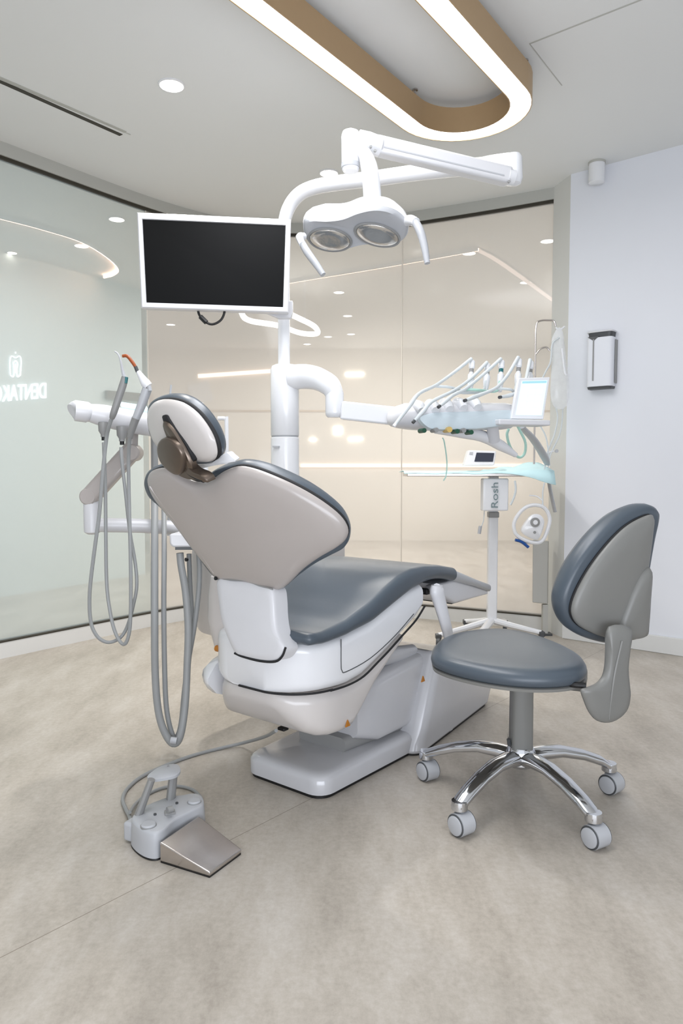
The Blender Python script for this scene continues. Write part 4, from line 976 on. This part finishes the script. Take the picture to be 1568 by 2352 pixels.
cab2 = [WZ(298, 1866, .03), WZ(312, 1846, .012), WZ(336, 1826, .006), WZ(372, 1810, .006), WZ(410, 1806, .006), WZ(442, 1814, .006), WZ(460, 1830, .01), WZ(464, 1840, .03)]
MB().tube(cab2, .005, 8, 5).build('cable_loop', 'hose', fc_)

# ================================================================== MOBILE STAND AND WHAT IT CARRIES
YS = 4.18
ms = thing('mobile_stand', 'white mobile stand with tray top and splayed feet by the right wall', 'trolley', V((W(1130, 1300, YS).x, YS, 0)))
sx_ = W(1130, 1300, YS).x
MB().box(V((sx_, YS, (.10 + .97) / 2)), ((1, 0, 0), (0, 1, 0), Z), (.028, .024, .435)).build('post', 'white', ms, bevel=.008)
hub = V((sx_, YS, .12))
for tx_, ty_ in ((W(1004, 1460, 4.02).x, 3.98), (W(1075, 1470, 3.80).x, 3.74), (W(1250, 1440, 4.2).x - .06, 4.05), (sx_ + .12, 4.36), (sx_ - .12, 4.36)):
    e = V((tx_, ty_, .075))
    lg = MB().tube([hub, hub + (e - hub) * .5 - Z * .002, e], [.026, .022, .018], 10, 3, flat=.8).build('foot', 'white', ms)
    MB().lathe(V((e.x - .012, e.y, .036)), V((1, -.2, 0)), [(.03, 0), (.036, .003), (.036, .021), (.03, .024)], 20).build('caster', 'dgrey', lg)
    MB().box(V((e.x, e.y, .07)), ((1, 0, 0), (0, 1, 0), Z), (.016, .024, .014)).build('caster_hood', 'dgrey', lg, bevel=.005)
tl, tr = W(932, 1086, 4.05), W(1250, 1090, 4.05)
tray = MB().box(V(((tl.x + tr.x) / 2, 4.12, .975)), ((1, 0, 0), (0, 1, 0), Z), ((tr.x - tl.x) / 2, .14, .010)).build('tray', 'steel', ms, bevel=.004)
# dark rear support on the right end of the stand
MB().tube([W(1258, 1095, 4.1), W(1264, 1130, 4.1), W(1274, 1176, 4.1)], .022, 8, flat=.4).build('side_rail', 'lgrey', ms)
bxc = W(1135, 1136, 4.0)
box_ = MB().box(bxc, ((1, .1, 0), (-.1, 1, 0), Z), (.072, .03, .09)).build('motor_box', 'white', ms, bevel=.008)
text_mesh('Rosh', .054, W(1143, 1166, 3.96), Z, V((-1, 0, 0)), 'lettering', 'ink', ms, .001, width=.138)
MB().box(W(1132, 1182, 4.15), ((1, 0, 0), (0, 1, 0), Z), (.03, .028, .016)).build('clamp', 'grey', ms, bevel=.004)
MB().tube([W(1112, 1172, 4.02), W(1110, 1195, 4.02), W(1104, 1212, 4.02)], .003, 6).build('pull_cord', 'whose', ms)
MB().tube([W(1103, 1208, 4.02), W(1100, 1226, 4.02)], .010, 8).build('cord_toggle', 'lgrey', ms)
# drape over the tray : draped grid with a hanging corner on the right
mb = MB(); rows = []
NX, NY = 28, 10
for i in range(NX + 1):
    for j in range(NY + 1):
        s_, t_ = i / NX, j / NY
        x = tl.x - .02 + (tr.x - tl.x + .05) * s_; y = 3.93 + .36 * t_
        z = .9945 + .012 * (s_ > .6) * abs(sin(s_ * 19)) * t_ + .003 * sin(s_ * 23 + t_ * 5)
        if t_ < .09: z -= (.012 + .075 * max(0, (s_ - .72) / .28) ** 1.2 * (1 - abs(s_ - .9) * 2.0)) * (1 - t_ / .09)
        z += .13 * max(0, s_ - .62) * t_
        rows.append(V((x, y, z)))
fs = [[i * (NY + 1) + j, (i + 1) * (NY + 1) + j, (i + 1) * (NY + 1) + j + 1, i * (NY + 1) + j + 1] for i in range(NX) for j in range(NY)]
dr = mb.add(rows, fs).build('paper_drape', 'drape', None, angle=80)
tag(dr, 'pale turquoise paper drape spread over the mobile stand tray', 'drape')
sm = dr.modifiers.new('thick', 'SOLIDIFY'); sm.thickness = .003
# small motor console on the drape
mc = thing('motor_console', 'small white console with dark display standing on the turquoise drape', 'console', W(1108, 1066, 4.0))
a, b, c, d = W(1076, 1034, 4.06), W(1140, 1036, 4.06), W(1135, 1069, 3.99), W(1066, 1069, 3.99)
MB().loft([[a, b, c, d], [p + V((0, .08, 0)) - Z * 0 for p in (V((a.x, a.y, a.z)), V((b.x, b.y, b.z)), V((c.x, c.y, c.z)), V((d.x, d.y, d.z)))]]).build('body', 'white', mc, bevel=.006)
nq = (b - a).cross(d - a).normalized(); nq = nq if nq.y < 0 else -nq
def q4(l, r, t, bb, off):
    def bl(s, u): return (a * (1 - s) + b * s) * (1 - u) + (d * (1 - s) + c * s) * u + nq * off
    return [bl(l, t), bl(r, t), bl(r, bb), bl(l, bb)]
MB().add(q4(.3, .93, .16, .76, .0025), [[0, 1, 2, 3]]).build('display', 'lcd', mc, flat=True)
MB().add(q4(.06, .18, .14, .3, .0025), [[0, 1, 2, 3]]).build('key', 'lgrey', mc, flat=True)
# hanging foot pedal with blue part
hf = thing('hanging_foot_pedal', 'white ring-shaped foot pedal with blue strip hanging below the drape', 'foot control', W(1222, 1200, 3.92))
fph = plane_hit(W(1222, 1205, 3.92), (0, 1, 0))
ringo = [(1182, 1222), (1180, 1202), (1190, 1182), (1206, 1166), (1226, 1160), (1246, 1164), (1258, 1178), (1262, 1196), (1256, 1220), (1248, 1238), (1238, 1246), (1222, 1246), (1204, 1240), (1190, 1232)]
MB().tube([fph(x, y)[0] for x, y in ringo], .0105, 8, 4, True).build('guard_ring', 'white', hf)
inn = [(1196, 1220), (1208, 1196), (1222, 1182), (1238, 1182), (1248, 1196), (1244, 1218), (1234, 1238), (1218, 1236)]
MB().pad(inn, fph, [(0, -.022), (.85, -.02), (1, -.012), (1, .012), (0, .012)], 4).build('pedal_body', 'white', hf)
MB().lathe(fph(1226, 1199)[0] - V((0, .022, 0)), V((0, -1, 0)), [(.026, 0), (.026, .004), (.016, .005)], 20).build('pedal_dial', 'grey', hf)
MB().lathe(fph(1226, 1199)[0] - V((0, .026, 0)), V((0, -1, 0)), [(.013, 0), (.013, .004)], 16).build('dial_cap', 'white', hf)
MB().lathe(fph(1225, 1222)[0] - V((0, .021, 0)), V((0, -1, 0)), [(.008, 0), (.008, .003)], 12).build('pedal_button', 'grey', hf)
MB().tube([fph(1183, 1240)[0], fph(1198, 1245)[0], fph(1213, 1257)[0]], .012, 8, 3, flat=.7).build('blue_strip', 'blue', hf)
MB().tube([fph(1192, 1236)[0], fph(1212, 1246)[0]], .008, 8).build('strip_holder', 'lgrey', hf)
MB().tube([W(1215, 1138, 3.93), W(1232, 1140, 3.93), W(1246, 1150, 3.92)], .004, 8).build('hook', 'white', hf)
MB().tube([fph(1246, 1164)[0], W(1246, 1130, 3.92), W(1250, 1108, 3.92)], .004, 8).build('cord', 'whose', hf)
MB().tube([W(1172, 1160, 3.92), W(1180, 1142, 3.92), W(1184, 1124, 3.92), W(1182, 1104, 3.92)], .006, 8).build('cord', 'whose', hf)
# irrigation bag on its hanger
ib = thing('irrigation_hanger', 'thin bent steel hanger rod behind the control panel', 'hanger', W(1230, 1060, 4.02))
MB().tube([W(1226, 1066, 4.05), W(1228, 900, 4.05), W(1229, 800, 4.05), W(1231, 748, 4.05), W(1240, 737, 4.05), W(1262, 736, 4.05), W(1272, 738, 4.05), W(1276, 750, 4.05)], .0055, 8, 4).build('rod', 'steel', ib)
MB().tube([W(1229, 815, 4.05), W(1240, 802, 4.05), W(1254, 798, 4.05), W(1262, 806, 4.05)], .0055, 8, 4).build('hook', 'steel', ib)
bag = thing('irrigation_bag', 'clear plastic irrigation bag and tubes hanging beside the white post', 'bag', W(1284, 850, 3.98))
bh_ = plane_hit(W(1284, 850, 3.98), (0, 1, 0))
BG = [(1282, 752), (1292, 762), (1296, 790), (1300, 830), (1306, 870), (1306, 905), (1302, 930), (1288, 940), (1272, 934), (1264, 910), (1264, 870), (1268, 830), (1266, 800), (1268, 775)]
MB().pad(BG, bh_, [(0, -.022), (.5, -.02), (.85, -.012), (1, 0), (.85, .012), (0, .02)], 4).build('bag_body', 'clear', bag)
MB().tube([W(1276, 752, 3.99), W(1284, 758, 3.99), W(1296, 750, 3.99)], .005, 8).build('hang_loop', 'white', bag)
MB().tube([W(1284, 775, 3.96), W(1268, 790, 3.96), W(1264, 830, 3.96), W(1252, 855, 3.97), W(1240, 880, 3.98)], .005, 8).build('drip_tube', 'whose', bag)
MB().tube([W(1290, 800, 3.95), W(1296, 850, 3.95), W(1300, 862, 3.95)], .006, 8).build('drip_chamber', 'white', bag)
for px in ([(1292, 935), (1290, 970), (1284, 1000), (1270, 1030), (1262, 1050), (1258, 1075)], [(1275, 930), (1280, 960), (1272, 1000), (1256, 1040), (1250, 1078)], [(1238, 975), (1252, 1000), (1258, 1030), (1262, 1070)]):
    MB().tube([W(x, y, 4.0) for x, y in px], .0042, 8, 4).build('tube', 'whose', bag)
MB().tube([W(1255, 1040, 4.0), W(1272, 1036, 4.0)], .004, 6).build('clip_arm', 'white', bag)
MB().lathe(W(1277, 1036, 4.0), V((0, -1, 0)), [(.010, 0), (.010, .01)], 12).build('roller_clip', 'lgrey', bag)
gh = thing('mint_hose', 'pale mint green thin hose looping below the instrument table', 'hose', W(1200, 1040, 3.2))
MB().tube([W(1168, 985, 3.16), W(1164, 1000, 3.17), W(1172, 1028, 3.18), W(1190, 1050, 3.2), W(1204, 1042, 3.2), W(1206, 1016, 3.18), W(1194, 990, 3.16), W(1188, 978, 3.15)], .006, 8, 5).build('hose_loop', 'mint', gh)
MB().tube([W(1016, 1006, 2.80), W(1020, 1016, 2.81), W(1026, 1060, 2.86), W(1024, 1092, 2.86), W(1018, 1104, 2.86)], .0025, 6, 4).build('thin_hose', 'mint', gh)
bb = thing('support_strut', 'pale blue-grey slanting strut behind the control panel', 'strut', W(1230, 1000, 3.9))
MB().tube([W(1196, 980, 3.2), W(1225, 1010, 3.5), W(1250, 1050, 3.85), W(1256, 1066, 3.98)], [.016, .02, .022, .016], 10, 4, flat=.6).build('strut_bar', 'lgrey', bb)
# grey box on the end post and its thin leg
gp = thing('grey_cabinet', 'tall narrow grey box beside the white wall post, behind the hanging foot pedal', 'box', V((W(1240, 1310, 4.30).x, 4.30, 0)))
MB().prism([W(1223, 1240, 4.30), W(1259, 1244, 4.30), W(1257, 1388, 4.30), W(1222, 1384, 4.30)], V((.02, .06, 0))).build('body', 'taupe', gp, bevel=.006)
p = W(1251, 1388, 4.32); MB().box(V((p.x, p.y, p.z / 2)), ((1, 0, 0), (0, 1, 0), Z), (.016, .016, p.z / 2)).build('leg', 'taupe', gp)
MB().box(V((p.x, p.y, .006)), ((1, 0, 0), (0, 1, 0), Z), (.04, .03, .006)).build('foot', 'dgrey', gp)
